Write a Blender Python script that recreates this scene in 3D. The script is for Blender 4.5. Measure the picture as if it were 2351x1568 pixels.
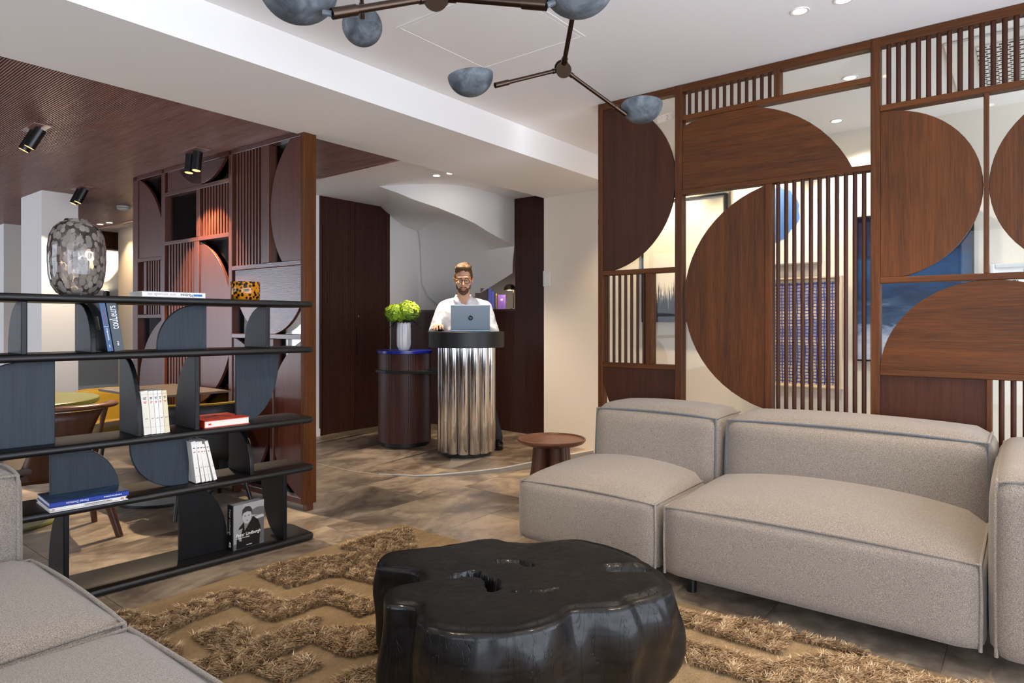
import bpy, bmesh, math, random
import numpy as np
from mathutils import Vector, Matrix, noise
random.seed(7)
rng = np.random.default_rng(7)
sc = bpy.context.scene
COL = sc.collection
for o in list(bpy.data.objects):
    bpy.data.objects.remove(o)
R = math.radians
PI = math.pi

# ------------------------------------------------------------------ camera
cam_d = bpy.data.cameras.new('camera')
cam = bpy.data.objects.new('camera', cam_d)
COL.objects.link(cam)
sc.camera = cam
cam_d.sensor_width = 36.0
cam_d.lens = 1504.0 / 2351.0 * 36.0
cam_d.shift_y = -39.0 / 2351.0
cam_d.clip_start = 0.05
cam.location = (0, 0, 1.2)
cam.rotation_euler = (R(90), 0, R(38.2228 - 90))

# ------------------------------------------------------------------ world, daylight, exposure
w = bpy.data.worlds.new('daylight')
sc.world = w
w.use_nodes = True
bg = w.node_tree.nodes['Background']
bg.inputs[0].default_value = (0.78, 0.86, 1.0, 1)
bg.inputs[1].default_value = 6.2
sc.view_settings.view_transform = 'Standard'
sc.view_settings.look = 'None'
sc.view_settings.gamma = 1.0
sc.view_settings.use_curve_mapping = False
sc.view_settings.exposure = 0.1
WARM = (1.0, 0.72, 0.42)
WARM2 = (1.0, 0.79, 0.55)


def portal(loc, rot, sx, sy):
    """daylight guide set into a window opening: makes the sky's light sample through it"""
    l = bpy.data.lights.new('window_daylight', 'AREA')
    l.shape = 'RECTANGLE'
    l.size, l.size_y = sx, sy
    l.cycles.is_portal = True
    o = bpy.data.objects.new('window_daylight', l)
    o.location, o.rotation_euler = loc, rot
    COL.objects.link(o)


portal((0.6, -1.66, 1.30), (R(90), 0, 0), 5.6, 2.3)     # street windows behind the sofas
portal((4.5, -1.66, 1.30), (R(90), 0, 0), 1.3, 2.3)
portal((-2.66, -0.25, 1.30), (0, R(-90), 0), 2.3, 1.9)       # side windows of the lounge
portal((-2.66, 5.0, 1.30), (0, R(-90), 0), 2.3, 2.0)
portal((-2.66, 11.15, 1.30), (0, R(-90), 0), 2.3, 3.3)       # side windows of the breakfast room


LAMP = 2.5      # overall output of the place's lamps


def spot(name, loc, target, watts, col=WARM2, ang=60, blend=0.5, rad=0.03, parent=None):
    l = bpy.data.lights.new(name, 'SPOT')
    l.energy, l.color = watts * LAMP, col
    l.spot_size, l.spot_blend, l.shadow_soft_size = R(ang), blend, rad
    o = bpy.data.objects.new(name, l)
    o.location = loc
    o.rotation_euler = (Vector(target) - Vector(loc)).to_track_quat('-Z', 'Y').to_euler()
    COL.objects.link(o)
    if parent is not None:
        o.parent = parent
        o.location = Vector(loc) - parent.location
    return o


# ------------------------------------------------------------------ mesh helpers
BASE = {}


class MB:
    """collects shapes; build() links them as one mesh object"""

    def __init__(s):
        s.v, s.f = [], []

    def add(s, vs, fs):
        n = len(s.v)
        s.v += [tuple(p) for p in vs]
        s.f += [tuple(i + n for i in q) for q in fs]
        return s

    def box(s, x0, x1, y0, y1, z0, z1):
        return s.add([(x0, y0, z0), (x1, y0, z0), (x1, y1, z0), (x0, y1, z0), (x0, y0, z1), (x1, y0, z1), (x1, y1, z1), (x0, y1, z1)],
                     [(0, 3, 2, 1), (4, 5, 6, 7), (0, 1, 5, 4), (1, 2, 6, 5), (2, 3, 7, 6), (3, 0, 4, 7)])

    def prism(s, poly, a0, a1, axis='z'):
        """extrude a 2D polygon along an axis; poly in (x,y) for z, (y,z) for x, (x,z) for y"""
        n = len(poly)

        def P(u, v, a):
            return {'z': (u, v, a), 'x': (a, u, v), 'y': (u, a, v)}[axis]
        vs = [P(u, v, a0) for u, v in poly] + [P(u, v, a1) for u, v in poly]
        fs = [tuple(range(n - 1, -1, -1)), tuple(range(n, 2 * n))] + [(i, (i + 1) % n, n + (i + 1) % n, n + i) for i in range(n)]
        return s.add(vs, fs)

    def lathe(s, prof, c=(0, 0), n=32, cap=True, sq=(1, 1)):
        """profile of (r,z) turned about a vertical axis at c"""
        vs, fs = [], []
        for r, z in prof:
            for i in range(n):
                a = 2 * PI * i / n
                vs.append((c[0] + r * sq[0] * math.cos(a), c[1] + r * sq[1] * math.sin(a), z))
        for j in range(len(prof) - 1):
            for i in range(n):
                k = (i + 1) % n
                fs.append((j * n + i, j * n + k, (j + 1) * n + k, (j + 1) * n + i))
        if cap:
            fs.append(tuple(range(n - 1, -1, -1)))
            fs.append(tuple((len(prof) - 1) * n + i for i in range(n)))
        return s.add(vs, fs)

    def tube(s, pts, rad, n=10, closed=False):
        pts = [Vector(p) for p in pts]
        if not hasattr(rad, '__len__'):
            rad = [rad] * len(pts)
        vs, fs = [], []
        up = Vector((0, 0, 1))
        m = len(pts)
        for i, p in enumerate(pts):
            a = pts[(i - 1) % m] if (closed or i > 0) else p
            b = pts[(i + 1) % m] if (closed or i < m - 1) else p
            t = (b - a)
            t = t.normalized() if t.length > 1e-9 else Vector((0, 0, 1))
            if abs(t.dot(up)) > 0.96:
                up = Vector((1, 0, 0)) if abs(t.x) < 0.9 else Vector((0, 1, 0))
            x = t.cross(up).normalized()
            y = x.cross(t)
            up = y
            for k in range(n):
                ang = 2 * PI * k / n
                q = p + (x * math.cos(ang) + y * math.sin(ang)) * rad[i]
                vs.append(tuple(q))
        for i in range(m if closed else m - 1):
            j = (i + 1) % m
            for k in range(n):
                l = (k + 1) % n
                fs.append((i * n + k, i * n + l, j * n + l, j * n + k))
        if not closed:
            fs.append(tuple(range(n - 1, -1, -1)))
            fs.append(tuple((m - 1) * n + k for k in range(n)))
        return s.add(vs, fs)

    def ell(s, c, r, n=16, m=10, rot=None):
        vs, fs = [], []
        for j in range(m + 1):
            th = PI * j / m
            for i in range(n):
                a = 2 * PI * i / n
                p = Vector((r[0] * math.sin(th) * math.cos(a), r[1] * math.sin(th) * math.sin(a), r[2] * math.cos(th)))
                if rot is not None:
                    p = rot @ p
                vs.append((c[0] + p.x, c[1] + p.y, c[2] + p.z))
        for j in range(m):
            for i in range(n):
                k = (i + 1) % n
                fs.append((j * n + i, (j + 1) * n + i, (j + 1) * n + k, j * n + k))
        return s.add(vs, fs)

    def loft(s, rings, n=24, cap=True):
        """rings of (cx,cy,z,rx,ry)"""
        vs, fs = [], []
        for cx, cy, z, rx, ry in rings:
            for i in range(n):
                a = 2 * PI * i / n
                ca, sa = math.cos(a), math.sin(a)
                e = 0.82
                vs.append((cx + rx * math.copysign(abs(ca) ** e, ca), cy + ry * math.copysign(abs(sa) ** e, sa), z))
        for j in range(len(rings) - 1):
            for i in range(n):
                k = (i + 1) % n
                fs.append((j * n + i, j * n + k, (j + 1) * n + k, (j + 1) * n + i))
        if cap:
            fs.append(tuple(range(n - 1, -1, -1)))
            fs.append(tuple((len(rings) - 1) * n + i for i in range(n)))
        return s.add(vs, fs)

    def mesh(s, name, mat=None, smooth=False, off=(0, 0, 0)):
        me = bpy.data.meshes.new(name)
        o = Vector(off)
        me.from_pydata([(x - o.x, y - o.y, z - o.z) for x, y, z in s.v], [], s.f)
        bm = bmesh.new()
        bm.from_mesh(me)
        bmesh.ops.remove_doubles(bm, verts=bm.verts, dist=1e-6)
        bmesh.ops.recalc_face_normals(bm, faces=bm.faces)
        bm.to_mesh(me)
        bm.free()
        if smooth:
            me.shade_smooth()
            if smooth != 'all':
                me.set_sharp_from_angle(angle=R(smooth if smooth > 1 else 40))
        if mat:
            me.materials.append(mat)
        return me

    def build(s, name, mat, parent=None, smooth=False, bevel=0.0, seg=2, kind=None, label=None):
        off = BASE.get(parent.name, (0, 0, 0)) if parent is not None else None
        if parent is None:
            a = np.array(s.v)
            off = ((a[:, 0].min() + a[:, 0].max()) / 2, (a[:, 1].min() + a[:, 1].max()) / 2, a[:, 2].min())
        me = s.mesh(name, mat, smooth, off)
        o = bpy.data.objects.new(name, me)
        COL.objects.link(o)
        if parent is not None:
            o.parent = parent
            BASE[o.name] = tuple(off)
        else:
            o.location = off
            BASE[o.name] = tuple(off)
        if bevel:
            b = o.modifiers.new('edge', 'BEVEL')
            b.width, b.segments, b.limit_method, b.angle_limit = bevel, seg, 'ANGLE', R(35)
        if kind:
            o['kind'] = kind
        if label:
            o['label'] = label
        return o


def tag(o, label, cat, group=None):
    o['label'], o['category'] = label, cat
    if group:
        o['group'] = group
    return o


def thing(name, label, cat, loc=(0, 0, 0), rotz=0.0, group=None, local=False):
    o = bpy.data.objects.new(name, None)
    o.empty_display_size = 0.1
    o.location = loc
    o.rotation_euler = (0, 0, rotz)
    COL.objects.link(o)
    BASE[o.name] = (0, 0, 0) if (local or rotz) else tuple(loc)
    return tag(o, label, cat, group)


def struct(o):
    o['kind'] = 'structure'
    return o


def inst(name, me, loc, parent=None, rot=(0, 0, 0)):
    o = bpy.data.objects.new(name, me)
    o.location, o.rotation_euler = loc, rot
    COL.objects.link(o)
    if parent is not None:
        o.parent = parent
        BASE[o.name] = (0, 0, 0)
    return o


def text(body, size, mat, parent, loc, rot, name='lettering', extrude=0.0004, align='CENTER', sx=1.0):
    c = bpy.data.curves.new('t', 'FONT')
    c.body, c.size, c.extrude, c.align_x, c.align_y = body, size, extrude, align, 'CENTER'
    c.resolution_u = 3
    t = bpy.data.objects.new('t', c)
    COL.objects.link(t)
    dg = bpy.context.evaluated_depsgraph_get()
    me = bpy.data.meshes.new_from_object(t.evaluated_get(dg))
    bpy.data.objects.remove(t)
    bpy.data.curves.remove(c)
    me.name = name
    me.materials.clear()
    me.materials.append(mat)
    o = bpy.data.objects.new(name, me)
    COL.objects.link(o)
    o.location, o.rotation_euler = loc, rot
    o.scale = (sx, 1, 1)
    if parent is not None:
        o.parent = parent
    return o


# ------------------------------------------------------------------ materials
def lin(h):
    h = h.lstrip('#')
    c = [int(h[i:i + 2], 16) / 255 for i in (0, 2, 4)]
    return tuple(x / 12.92 if x <= 0.04045 else ((x + 0.055) / 1.055) ** 2.4 for x in c) + (1,)


class NT:
    def __init__(s, name):
        s.m = bpy.data.materials.new(name)
        s.m.use_nodes = True
        s.t = s.m.node_tree
        s.p = s.t.nodes['Principled BSDF']

    def n(s, typ, **kw):
        nd = s.t.nodes.new(typ)
        for k, v in kw.items():
            if k.startswith('i_'):
                nd.inputs[k[2:].replace('_', ' ')].default_value = v
            else:
                setattr(nd, k, v)
        return nd

    def l(s, a, b):
        s.t.links.new(a, b)

    def ramp(s, fac, stops):
        r = s.n('ShaderNodeValToRGB')
        e = r.color_ramp.elements
        while len(e) < len(stops):
            e.new(0.5)
        for el, (p, c) in zip(e, stops):
            el.position, el.color = p, (lin(c) if isinstance(c, str) else c)
        s.l(fac, r.inputs[0])
        return r.outputs[0]

    def coord(s, scale=(1, 1, 1), space='Object', loc=(0, 0, 0), rot=(0, 0, 0)):
        mp = s.n('ShaderNodeMapping')
        mp.inputs['Scale'].default_value = scale
        mp.inputs['Location'].default_value = loc
        mp.inputs['Rotation'].default_value = rot
        if space == 'World':
            s.l(s.n('ShaderNodeNewGeometry').outputs['Position'], mp.inputs[0])
        else:
            s.l(s.n('ShaderNodeTexCoord').outputs[space], mp.inputs[0])
        return mp.outputs[0]

    def noise(s, vec, scale=5, detail=4, rough=0.55, dist=0.0):
        nd = s.n('ShaderNodeTexNoise')
        nd.inputs['Scale'].default_value = scale
        nd.inputs['Detail'].default_value = detail
        nd.inputs['Roughness'].default_value = rough
        nd.inputs['Distortion'].default_value = dist
        if vec is not None:
            s.l(vec, nd.inputs['Vector'])
        return nd.outputs[0]

    def bump(s, h, strength=0.3, dist=0.002):
        b = s.n('ShaderNodeBump')
        b.inputs['Strength'].default_value = strength
        b.inputs['Distance'].default_value = dist
        s.l(h, b.inputs['Height'])
        s.l(b.outputs[0], s.p.inputs['Normal'])
        return b

    def mix(s, fac, a, b, typ='MIX'):
        m = s.n('ShaderNodeMix', data_type='RGBA', blend_type=typ)
        for sock, v in ((m.inputs[0], fac), (m.inputs[6], a), (m.inputs[7], b)):
            if hasattr(v, 'links'):
                s.l(v, sock)
            else:
                sock.default_value = lin(v) if isinstance(v, str) else v
        return m.outputs[2]

    def math(s, op, a, b=0.0, clamp=False):
        m = s.n('ShaderNodeMath', operation=op, use_clamp=clamp)
        for sock, v in ((m.inputs[0], a), (m.inputs[1], b)):
            if hasattr(v, 'links'):
                s.l(v, sock)
            else:
                sock.default_value = v
        return m.outputs[0]


def plain(name, col, rough=0.5, metal=0.0, spec=0.5, coat=0.0, emit=None, estr=0.0, grain=0.0):
    k = NT(name)
    c = lin(col) if isinstance(col, str) else col
    k.p.inputs['Base Color'].default_value = c
    k.p.inputs['Roughness'].default_value = rough
    k.p.inputs['Metallic'].default_value = metal
    k.p.inputs['Specular IOR Level'].default_value = spec
    k.p.inputs['Coat Weight'].default_value = coat
    if emit:
        k.p.inputs['Emission Color'].default_value = lin(emit) if isinstance(emit, str) else emit + (1,)
        k.p.inputs['Emission Strength'].default_value = estr
    if grain:
        n = k.noise(k.coord(space='Object'), 60, 3)
        k.bump(n, grain, 0.001)
    return k.m


def wood(name, dark, light, axis='z', rough=0.45, scale=1.0, bump=0.25, spec=0.5, contrast=(0.3, 0.7)):
    k = NT(name)
    s = {'x': (1.2, 28, 28), 'y': (28, 1.2, 28), 'z': (28, 28, 1.2)}[axis]
    s = tuple(a * scale for a in s)
    v = k.coord(s, 'World')
    a = k.noise(v, 1.0, 5, 0.6, 0.6)
    f = k.noise(k.coord(tuple(x * 6 for x in s), 'World'), 1.0, 3, 0.6)
    big = k.noise(k.coord(tuple(x * 0.12 for x in s), 'World'), 1.0, 2, 0.5)
    h = k.math('ADD', k.math('MULTIPLY', a, 0.4), k.math('ADD', k.math('MULTIPLY', f, 0.4), k.math('MULTIPLY', big, 0.2)))
    c = k.ramp(h, [(contrast[0], dark), (contrast[1], light)])
    k.l(c, k.p.inputs['Base Color'])
    k.p.inputs['Roughness'].default_value = rough
    k.p.inputs['Specular IOR Level'].default_value = spec
    k.bump(f, bump, 0.0015)
    return k.m


def fabric(name, c1, c2, c3, scale=1.0):
    k = NT(name)
    v = k.coord((1, 1, 1), 'World')
    a = k.noise(v, 620 * scale, 2, 0.6)
    b = k.noise(v, 330 * scale, 2, 0.6)
    h = k.math('ADD', k.math('MULTIPLY', a, 0.65), k.math('MULTIPLY', b, 0.35))
    c = k.ramp(h, [(0.30, c1), (0.47, c2), (0.66, c3)])
    k.l(c, k.p.inputs['Base Color'])
    k.p.inputs['Roughness'].default_value = 0.95
    k.p.inputs['Specular IOR Level'].default_value = 0.15
    k.p.inputs['Sheen Weight'].default_value = 0.25
    k.p.inputs['Sheen Roughness'].default_value = 0.5
    k.bump(a, 0.5, 0.002)
    return k.m


M = {}
M['white'] = plain('white_paint', '#efece8', 0.65, spec=0.3, grain=0.04)
M['warm_white'] = plain('warm_white_paint', '#e4dacb', 0.55, spec=0.35)
M['white_gloss'] = plain('white_satin', '#e6e2dc', 0.25)
M['ceiling'] = plain('ceiling_paint', '#f0edeb', 0.7, spec=0.25)
M['beige'] = plain('beige_paint', '#cfc3b2', 0.6, spec=0.3)
M['grey_wall'] = plain('grey_paint', '#b9bbbb', 0.7, spec=0.3)
M['oak'] = wood('brown_oak', '#261104', '#6a3a12', 'z', 0.5, spec=0.25, bump=0.35)
M['oak_y'] = wood('brown_oak_level', '#261104', '#6a3a12', 'y', 0.5, spec=0.25, bump=0.35)
M['oakd'] = wood('dark_oak', '#241007', '#4d2610', 'z', 0.5, spec=0.25)
M['red_oak'] = wood('red_oak', '#33150d', '#62301f', 'z', 0.30, spec=0.8)
M['red_oak_y'] = wood('red_oak_level', '#33150d', '#623122', 'y', 0.24, spec=1.0, bump=0.6)
M['slat'] = wood('ceiling_slat_wood', '#7b5449', '#a97f73', 'y', 0.25, spec=1.0)  # lighter and pinker than the wood's own brown, standing in for daylight
M['slat_back'] = plain('slat_backing', '#2a1c19', 0.8)
M['fluted'] = wood('fluted_dark_wood', '#2a1510', '#573128', 'z', 0.42)
M['black_oak'] = wood('black_stained_oak', '#040405', '#121316', 'z', 0.4, bump=0.6, spec=0.3)
M['black_oak_x'] = wood('black_stained_oak_level', '#050505', '#121010', 'x', 0.42, bump=0.5)
M['blue_oak'] = wood('blue_black_oak', '#0b1219', '#22323f', 'z', 0.55, bump=0.5)
M['walnut'] = wood('walnut', '#3a2015', '#6b4229', 'z', 0.4)
M['walnut_x'] = wood('walnut_level', '#43251a', '#7a4c32', 'x', 0.35)
M['fabric'] = fabric('oatmeal_weave', '#332d27', '#7c7268', '#aba194')
M['piping'] = fabric('shaded_piping', '#2f3236', '#5a5d61', '#82827f')  # blue-grey stands in for the shadow along the backrest seams
M['yellow'] = fabric('mustard_velvet', '#5e4a10', '#8a6d18', '#a3862c')
M['black'] = plain('black_matte', '#0e0e10', 0.45)
M['black_metal'] = plain('black_metal', '#0c0c0d', 0.35, spec=0.6)
M['chrome'] = plain('polished_steel', '#d8d8da', 0.13, 1.0)
M['brass'] = plain('dark_bronze', '#4a3d34', 0.28, 1.0)
M['steel'] = plain('brushed_steel', '#8d8a86', 0.3, 1.0)
M['blue_top'] = plain('ultramarine_lacquer', '#10208a', 0.25)
M['paper'] = plain('page_edges', '#e9e4da', 0.85)
M['cream'] = plain('cream_paper', '#e9e2d2', 0.7)
M['ink'] = plain('black_ink', '#151515', 0.6)
M['ink_grey'] = plain('grey_ink', '#6a6460', 0.6)
M['ink_red'] = plain('red_ink', '#b3262a', 0.6)
M['ink_white'] = plain('white_ink', '#f2f2f2', 0.5)
M['white_cover'] = plain('white_cover', '#ecebe8', 0.4)
M['lamp_glow'] = plain('lamp_glow', '#ffffff', 0.5, emit=(1.0, 0.80, 0.50), estr=40)
M['lamp_cone'] = plain('lamp_reflector', '#d9a441', 0.3, 0.6, emit=(1.0, 0.62, 0.2), estr=2.2)
M['green'] = plain('olive_lacquer', '#6b6c34', 0.4)
M['leather'] = plain('taupe_leather', '#6e6259', 0.5)
M['grey_plastic'] = plain('white_plastic', '#dcdad6', 0.4)
M['skin'] = plain('skin', '#d0a084', 0.5, spec=0.35)
M['shirt'] = plain('white_shirt', '#eceaee', 0.8, spec=0.2)
M['hair'] = plain('fair_hair', '#553a1f', 0.6)
M['beard'] = plain('beard', '#5a3d2a', 0.8)
M['trousers'] = plain('navy_trousers', '#15161d', 0.8)
M['alu'] = plain('laptop_aluminium', '#9fb0bd', 0.38, 0.75)

# concrete-grey plaster shades
k = NT('patinated_zinc')
a = k.noise(k.coord(), 14, 6, 0.65, 0.5)
k.l(k.ramp(a, [(0.35, '#373c42'), (0.5, '#535a60'), (0.66, '#727a80')]), k.p.inputs['Base Color'])
k.p.inputs['Roughness'].default_value = 0.6
M['zinc'] = k.m

# stone tiles: every tile shifts the clouding by its own random value
k = NT('stone_tile')
g = k.n('ShaderNodeNewGeometry')
oi = k.n('ShaderNodeObjectInfo')
vm = k.n('ShaderNodeVectorMath', operation='MULTIPLY_ADD')
k.l(oi.outputs['Random'], vm.inputs[0])
vm.inputs[1].default_value = (37, 19, 7)
k.l(g.outputs['Position'], vm.inputs[2])
mp = k.n('ShaderNodeMapping')
mp.inputs['Scale'].default_value = (1.15, 1.5, 1)
k.l(vm.outputs[0], mp.inputs[0])
a = k.noise(mp.outputs[0], 1.5, 7, 0.62, 0.9)
b = k.noise(mp.outputs[0], 9, 6, 0.7, 1.2)
h = k.math('ADD', k.math('MULTIPLY', a, 0.72), k.math('MULTIPLY', b, 0.28))
c = k.ramp(h, [(0.36, '#52473d'), (0.46, '#786a5c'), (0.54, '#9c8c79'), (0.64, '#b9a891')])
tint = k.ramp(oi.outputs['Random'], [(0.0, (0.86, 0.86, 0.87, 1)), (1.0, (1.05, 1.02, 0.98, 1))])
k.l(k.mix(1.0, c, tint, 'MULTIPLY'), k.p.inputs['Base Color'])
k.l(k.ramp(b, [(0.3, (0.30,) * 3 + (1,)), (0.7, (0.5,) * 3 + (1,))]), k.p.inputs['Roughness'])
k.bump(b, 0.12, 0.002)
M['tile'] = k.m
M['grout'] = plain('grout', '#b3a898', 0.9)

# clear pane: mirrors a little, lets the rest straight through
k = NT('clear_glass')
t = k.t
tr, gl, fr, mx = k.n('ShaderNodeBsdfTransparent'), k.n('ShaderNodeBsdfGlossy'), k.n('ShaderNodeFresnel'), k.n('ShaderNodeMixShader')
gl.inputs['Roughness'].default_value = 0.02
fr.inputs['IOR'].default_value = 1.22
tr.inputs['Color'].default_value = (0.96, 0.98, 0.97, 1)
k.l(fr.outputs[0], mx.inputs[0])
k.l(tr.outputs[0], mx.inputs[1])
k.l(gl.outputs[0], mx.inputs[2])
k.l(mx.outputs[0], t.nodes['Material Output'].inputs[0])
M['glass'] = k.m

# ================================================================== THE SETTING
XW, YS, YF, XE = -2.6, -1.6, 13.0, 7.6
floor = struct(MB().box(XW - .1, XE, YS - .1, YF + .1, -0.12, -0.004).build('floor', M['grout']))
TX, TY = 1.22, 0.61
tile_me = MB().box(0.0015, TX - 0.0015, 0.0015, TY - 0.0015, -0.004, 0).mesh('tile', M['tile'])
fl = Vector(BASE['floor'])
row = 0
y = 0.236 - 4 * TY
while y < YF:
    x = 1.96 - 4 * TX + (0.0 if row % 2 else 0.42)
    while x < XE - 0.4:
        if x > XW - 0.6 and y > YS - 0.3:
            inst('tile', tile_me, Vector((x, y, 0)) - fl, floor)
        x += TX
    y += TY
    row += 1


def clip_poly(poly, inside):
    """clip a polygon with the half planes (a,b,c): a*x+b*y<=c"""
    for a, b, c in inside:
        out = []
        for i in range(len(poly)):
            p, q = poly[i], poly[(i + 1) % len(poly)]
            dp, dq = a * p[0] + b * p[1] - c, a * q[0] + b * q[1] - c
            if dp <= 0:
                out.append(p)
            if dp * dq < 0:
                t = dp / (dp - dq)
                out.append((p[0] + t * (q[0] - p[0]), p[1] + t * (q[1] - p[1])))
        poly = out
        if len(poly) < 3:
            return []
    return poly


# low curved step in front of the reception: level at its left end, rising to the right
edge = [(3.42, 5.82), (3.40, 4.40), (3.46, 4.08), (3.58, 3.80), (3.69, 3.67), (3.82, 3.56), (3.97, 3.455), (4.12, 3.36), (4.43, 3.27), (5.2, 3.14)]
plat = edge + [(5.56, 3.70), (5.56, 4.32), (5.60, 4.75), (5.55, 5.2), (5.4, 5.55), (5.12, 5.82)]


def ph(x):
    return 0.003 + 0.042 * min(1.0, max(0.0, (x - 3.46) / 0.9))


step = MB()
n = len(plat)
step.add([(x, y, -0.003) for x, y in plat] + [(x, y, ph(x) - 0.003) for x, y in plat],
         [tuple(range(n, 2 * n))] + [(i, (i + 1) % n, n + (i + 1) % n, n + i) for i in range(n)])
step = struct(step.build('floor_reception_step', M['grout']))
cx0, cy0 = 4.6, 4.6
hp = []
for i in range(n):
    (ax, ay), (bx, by) = plat[i], plat[(i + 1) % n]
    a, b = by - ay, -(bx - ax)
    c = a * ax + b * ay
    if a * cx0 + b * cy0 > c:
        a, b, c = -a, -b, -c
    l = math.hypot(a, b)
    hp.append((a, b, c - 0.012 * l))
for iy in range(-1, 6):
    for ix in range(-1, 3):
        x0, y0 = 3.10 + ix * TX + (0.5 if iy % 2 else 0), 3.10 + iy * TY
        q = clip_poly([(x0 + .002, y0 + .002), (x0 + TX - .002, y0 + .002), (x0 + TX - .002, y0 + TY - .002), (x0 + .002, y0 + TY - .002)], hp)
        if q:
            m = len(q)
            MB().add([(px, py, ph(px) - 0.003) for px, py in q] + [(px, py, ph(px)) for px, py in q],
                     [tuple(range(m, 2 * m))] + [(i, (i + 1) % m, m + (i + 1) % m, m + i) for i in range(m)]).build('tile', M['tile'], step)
strip = MB()
vs, fs = [], []
for i, (x, y) in enumerate(edge[2:]):
    for dx, z in ((0.0, 0.0), (0.0, ph(x) + 0.002), (0.012, ph(x) + 0.002)):
        vs.append((x + dx * 0.5, y + dx, z))
for i in range(len(edge[2:]) - 1):
    for j in range(2):
        fs.append((i * 3 + j, (i + 1) * 3 + j, (i + 1) * 3 + j + 1, i * 3 + j + 1))
strip.add(vs, fs).build('edge_strip', plain('step_edge', '#d9d9d6', 0.35, 0.3), step)

# ------------------------------------------------ ceilings
struct(MB().box(XW - .1, 3.73, YS - .1, 2.87, 2.635, 2.75).build('ceiling', M['ceiling']))
struct(MB().box(3.73, 5.3, YS - .1, 2.20, 2.595, 2.75).build('ceiling_gallery', M['ceiling']))
struct(MB().box(3.73, 5.3, 2.20, 2.87, 2.635, 2.75).build('ceiling_passage', M['ceiling']))
struct(MB().box(XW - .1, 5.3, 2.865, 3.70, 2.43, 2.75).build('ceiling_beam', M['white']))
struct(MB().box(3.36, XE, 3.70, YF + .1, 2.55, 2.75).build('ceiling_reception', M['ceiling']))
wc = struct(MB().box(XW - .1, 3.36, 3.70, YF + .1, 2.462, 2.75).build('ceiling_wood', M['slat_back']))
sl = MB()
px_ = 0.0125
x = XW
while x < 3.35:
    sl.prism([(x, 2.464), (x + .0030, 2.450), (x + .0070, 2.450), (x + .0095, 2.464)], 3.705, 12.9, 'y')
    x += px_
sl.build('slat', M['slat'], wc, kind='stuff')
MB().box(3.345, 3.372, 3.702, 12.9, 2.44, 2.55).build('edge_board', M['slat'], wc)

# hatch in the lounge ceiling
t = thing('ceiling_hatch', 'square white access hatch flush in the lounge ceiling above the lamp', 'hatch', (2.46, 2.07, 2.633))
fr = MB()
for a in ((2.14, 2.155, 1.73, 2.40), (2.775, 2.79, 1.73, 2.40), (2.155, 2.775, 1.73, 1.745), (2.155, 2.775, 2.385, 2.40)):
    fr.box(a[0], a[1], a[2], a[3], 2.6333, 2.6355)
fr.build('frame', M['white'], t)
MB().box(2.163, 2.767, 1.753, 2.377, 2.6342, 2.6355).build('panel', M['white'], t)

# ------------------------------------------------ walls
struct(MB().box(5.2, 5.3, YS - .1, 3.70, 0, 2.7).build('wall_right', M['warm_white']))
struct(MB().box(5.3, 5.58, 3.60, 3.70, 0, 2.7).build('wall_right_return', M['white']))
bb = MB().box(5.185, 5.2, YS, 3.70, 0.0, 0.012)
struct(bb.build('trim_1', plain('warm_base_strip', '#e8d6b0', 0.4)))
struct(MB().box(3.45, 4.14, 5.83, 5.95, 0, 2.6).build('wall_back', M['white']))
struct(MB().box(3.45, 4.14, 5.812, 5.83, 0, 0.11).build('baseboard_back', M['white']))
struct(MB().box(XW, XE, YF, YF + .1, 0, 2.8).build('wall_far', M['grey_wall']))
struct(MB().box(2.0, 6.0, YF - .02, YF, 0, 0.12).build('baseboard_far', M['white']))
struct(MB().box(XE, XE + .1, 3.6, YF, 0, 2.8).build('wall_far_right', M['oakd']))
struct(MB().box(3.85, 6.2, 8.9, 9.0, 0, 2.6).build('wall_dark_wood', M['oakd']))
struct(MB().box(3.38, XE, 5.95, 6.05, 2.3, 2.6).build('wall_reception_lintel', M['oakd']))
# facade walls with window openings
wv = MB()
for a in ((XW - .1, -2.2), (3.4, 3.85), (5.15, 5.3)):
    wv.box(a[0], a[1], YS - .1, YS, 0, 2.75)
wv.box(-2.2, 5.15, YS - .1, YS, 0, 0.15).box(-2.2, 5.15, YS - .1, YS, 2.45, 2.75)
struct(wv.build('wall_street', M['white']))
wv = MB()
for a in ((YS - .1, -1.2), (.7, 4.0), (6.0, 9.5), (12.8, YF + .1)):
    wv.box(XW - .1, XW, a[0], a[1], 0, 2.75)
wv.box(XW - .1, XW, -1.2, 12.8, 0, 0.15).box(XW - .1, XW, -1.2, 12.8, 2.45, 2.75)
struct(wv.build('wall_left', M['white']))


def window(no, axis, a0, a1, nm):
    o = MB()
    d = (a1 - a0) / nm
    for i in range(nm + 1):
        c = a0 + i * d
        if axis == 'x':
            o.box(c - .03, c + .03, YS - .09, YS - .03, .15, 2.45)
        else:
            o.box(XW - .09, XW - .03, c - .03, c + .03, .15, 2.45)
    for z in (.15, 1.75, 2.39):
        if axis == 'x':
            o.box(a0, a1, YS - .085, YS - .035, z, z + .06)
        else:
            o.box(XW - .085, XW - .035, a0, a1, z, z + .06)
    struct(o.build('window_%d' % no, M['black_metal']))


window(1, 'x', -2.2, 3.4, 4)
window(2, 'x', 3.85, 5.15, 1)
window(3, 'y', -1.2, .7, 2)
window(4, 'y', 4.0, 6.0, 2)
window(6, 'y', 9.5, 12.8, 3)
struct(MB().box(3.3, 7.0, YF - .03, YF + .02, 2.33, 2.48).build('window_5', plain('bright_sky_window', '#ffffff', 0.5, emit=(0.86, 0.94, 1.0), estr=4.0)))

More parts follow.
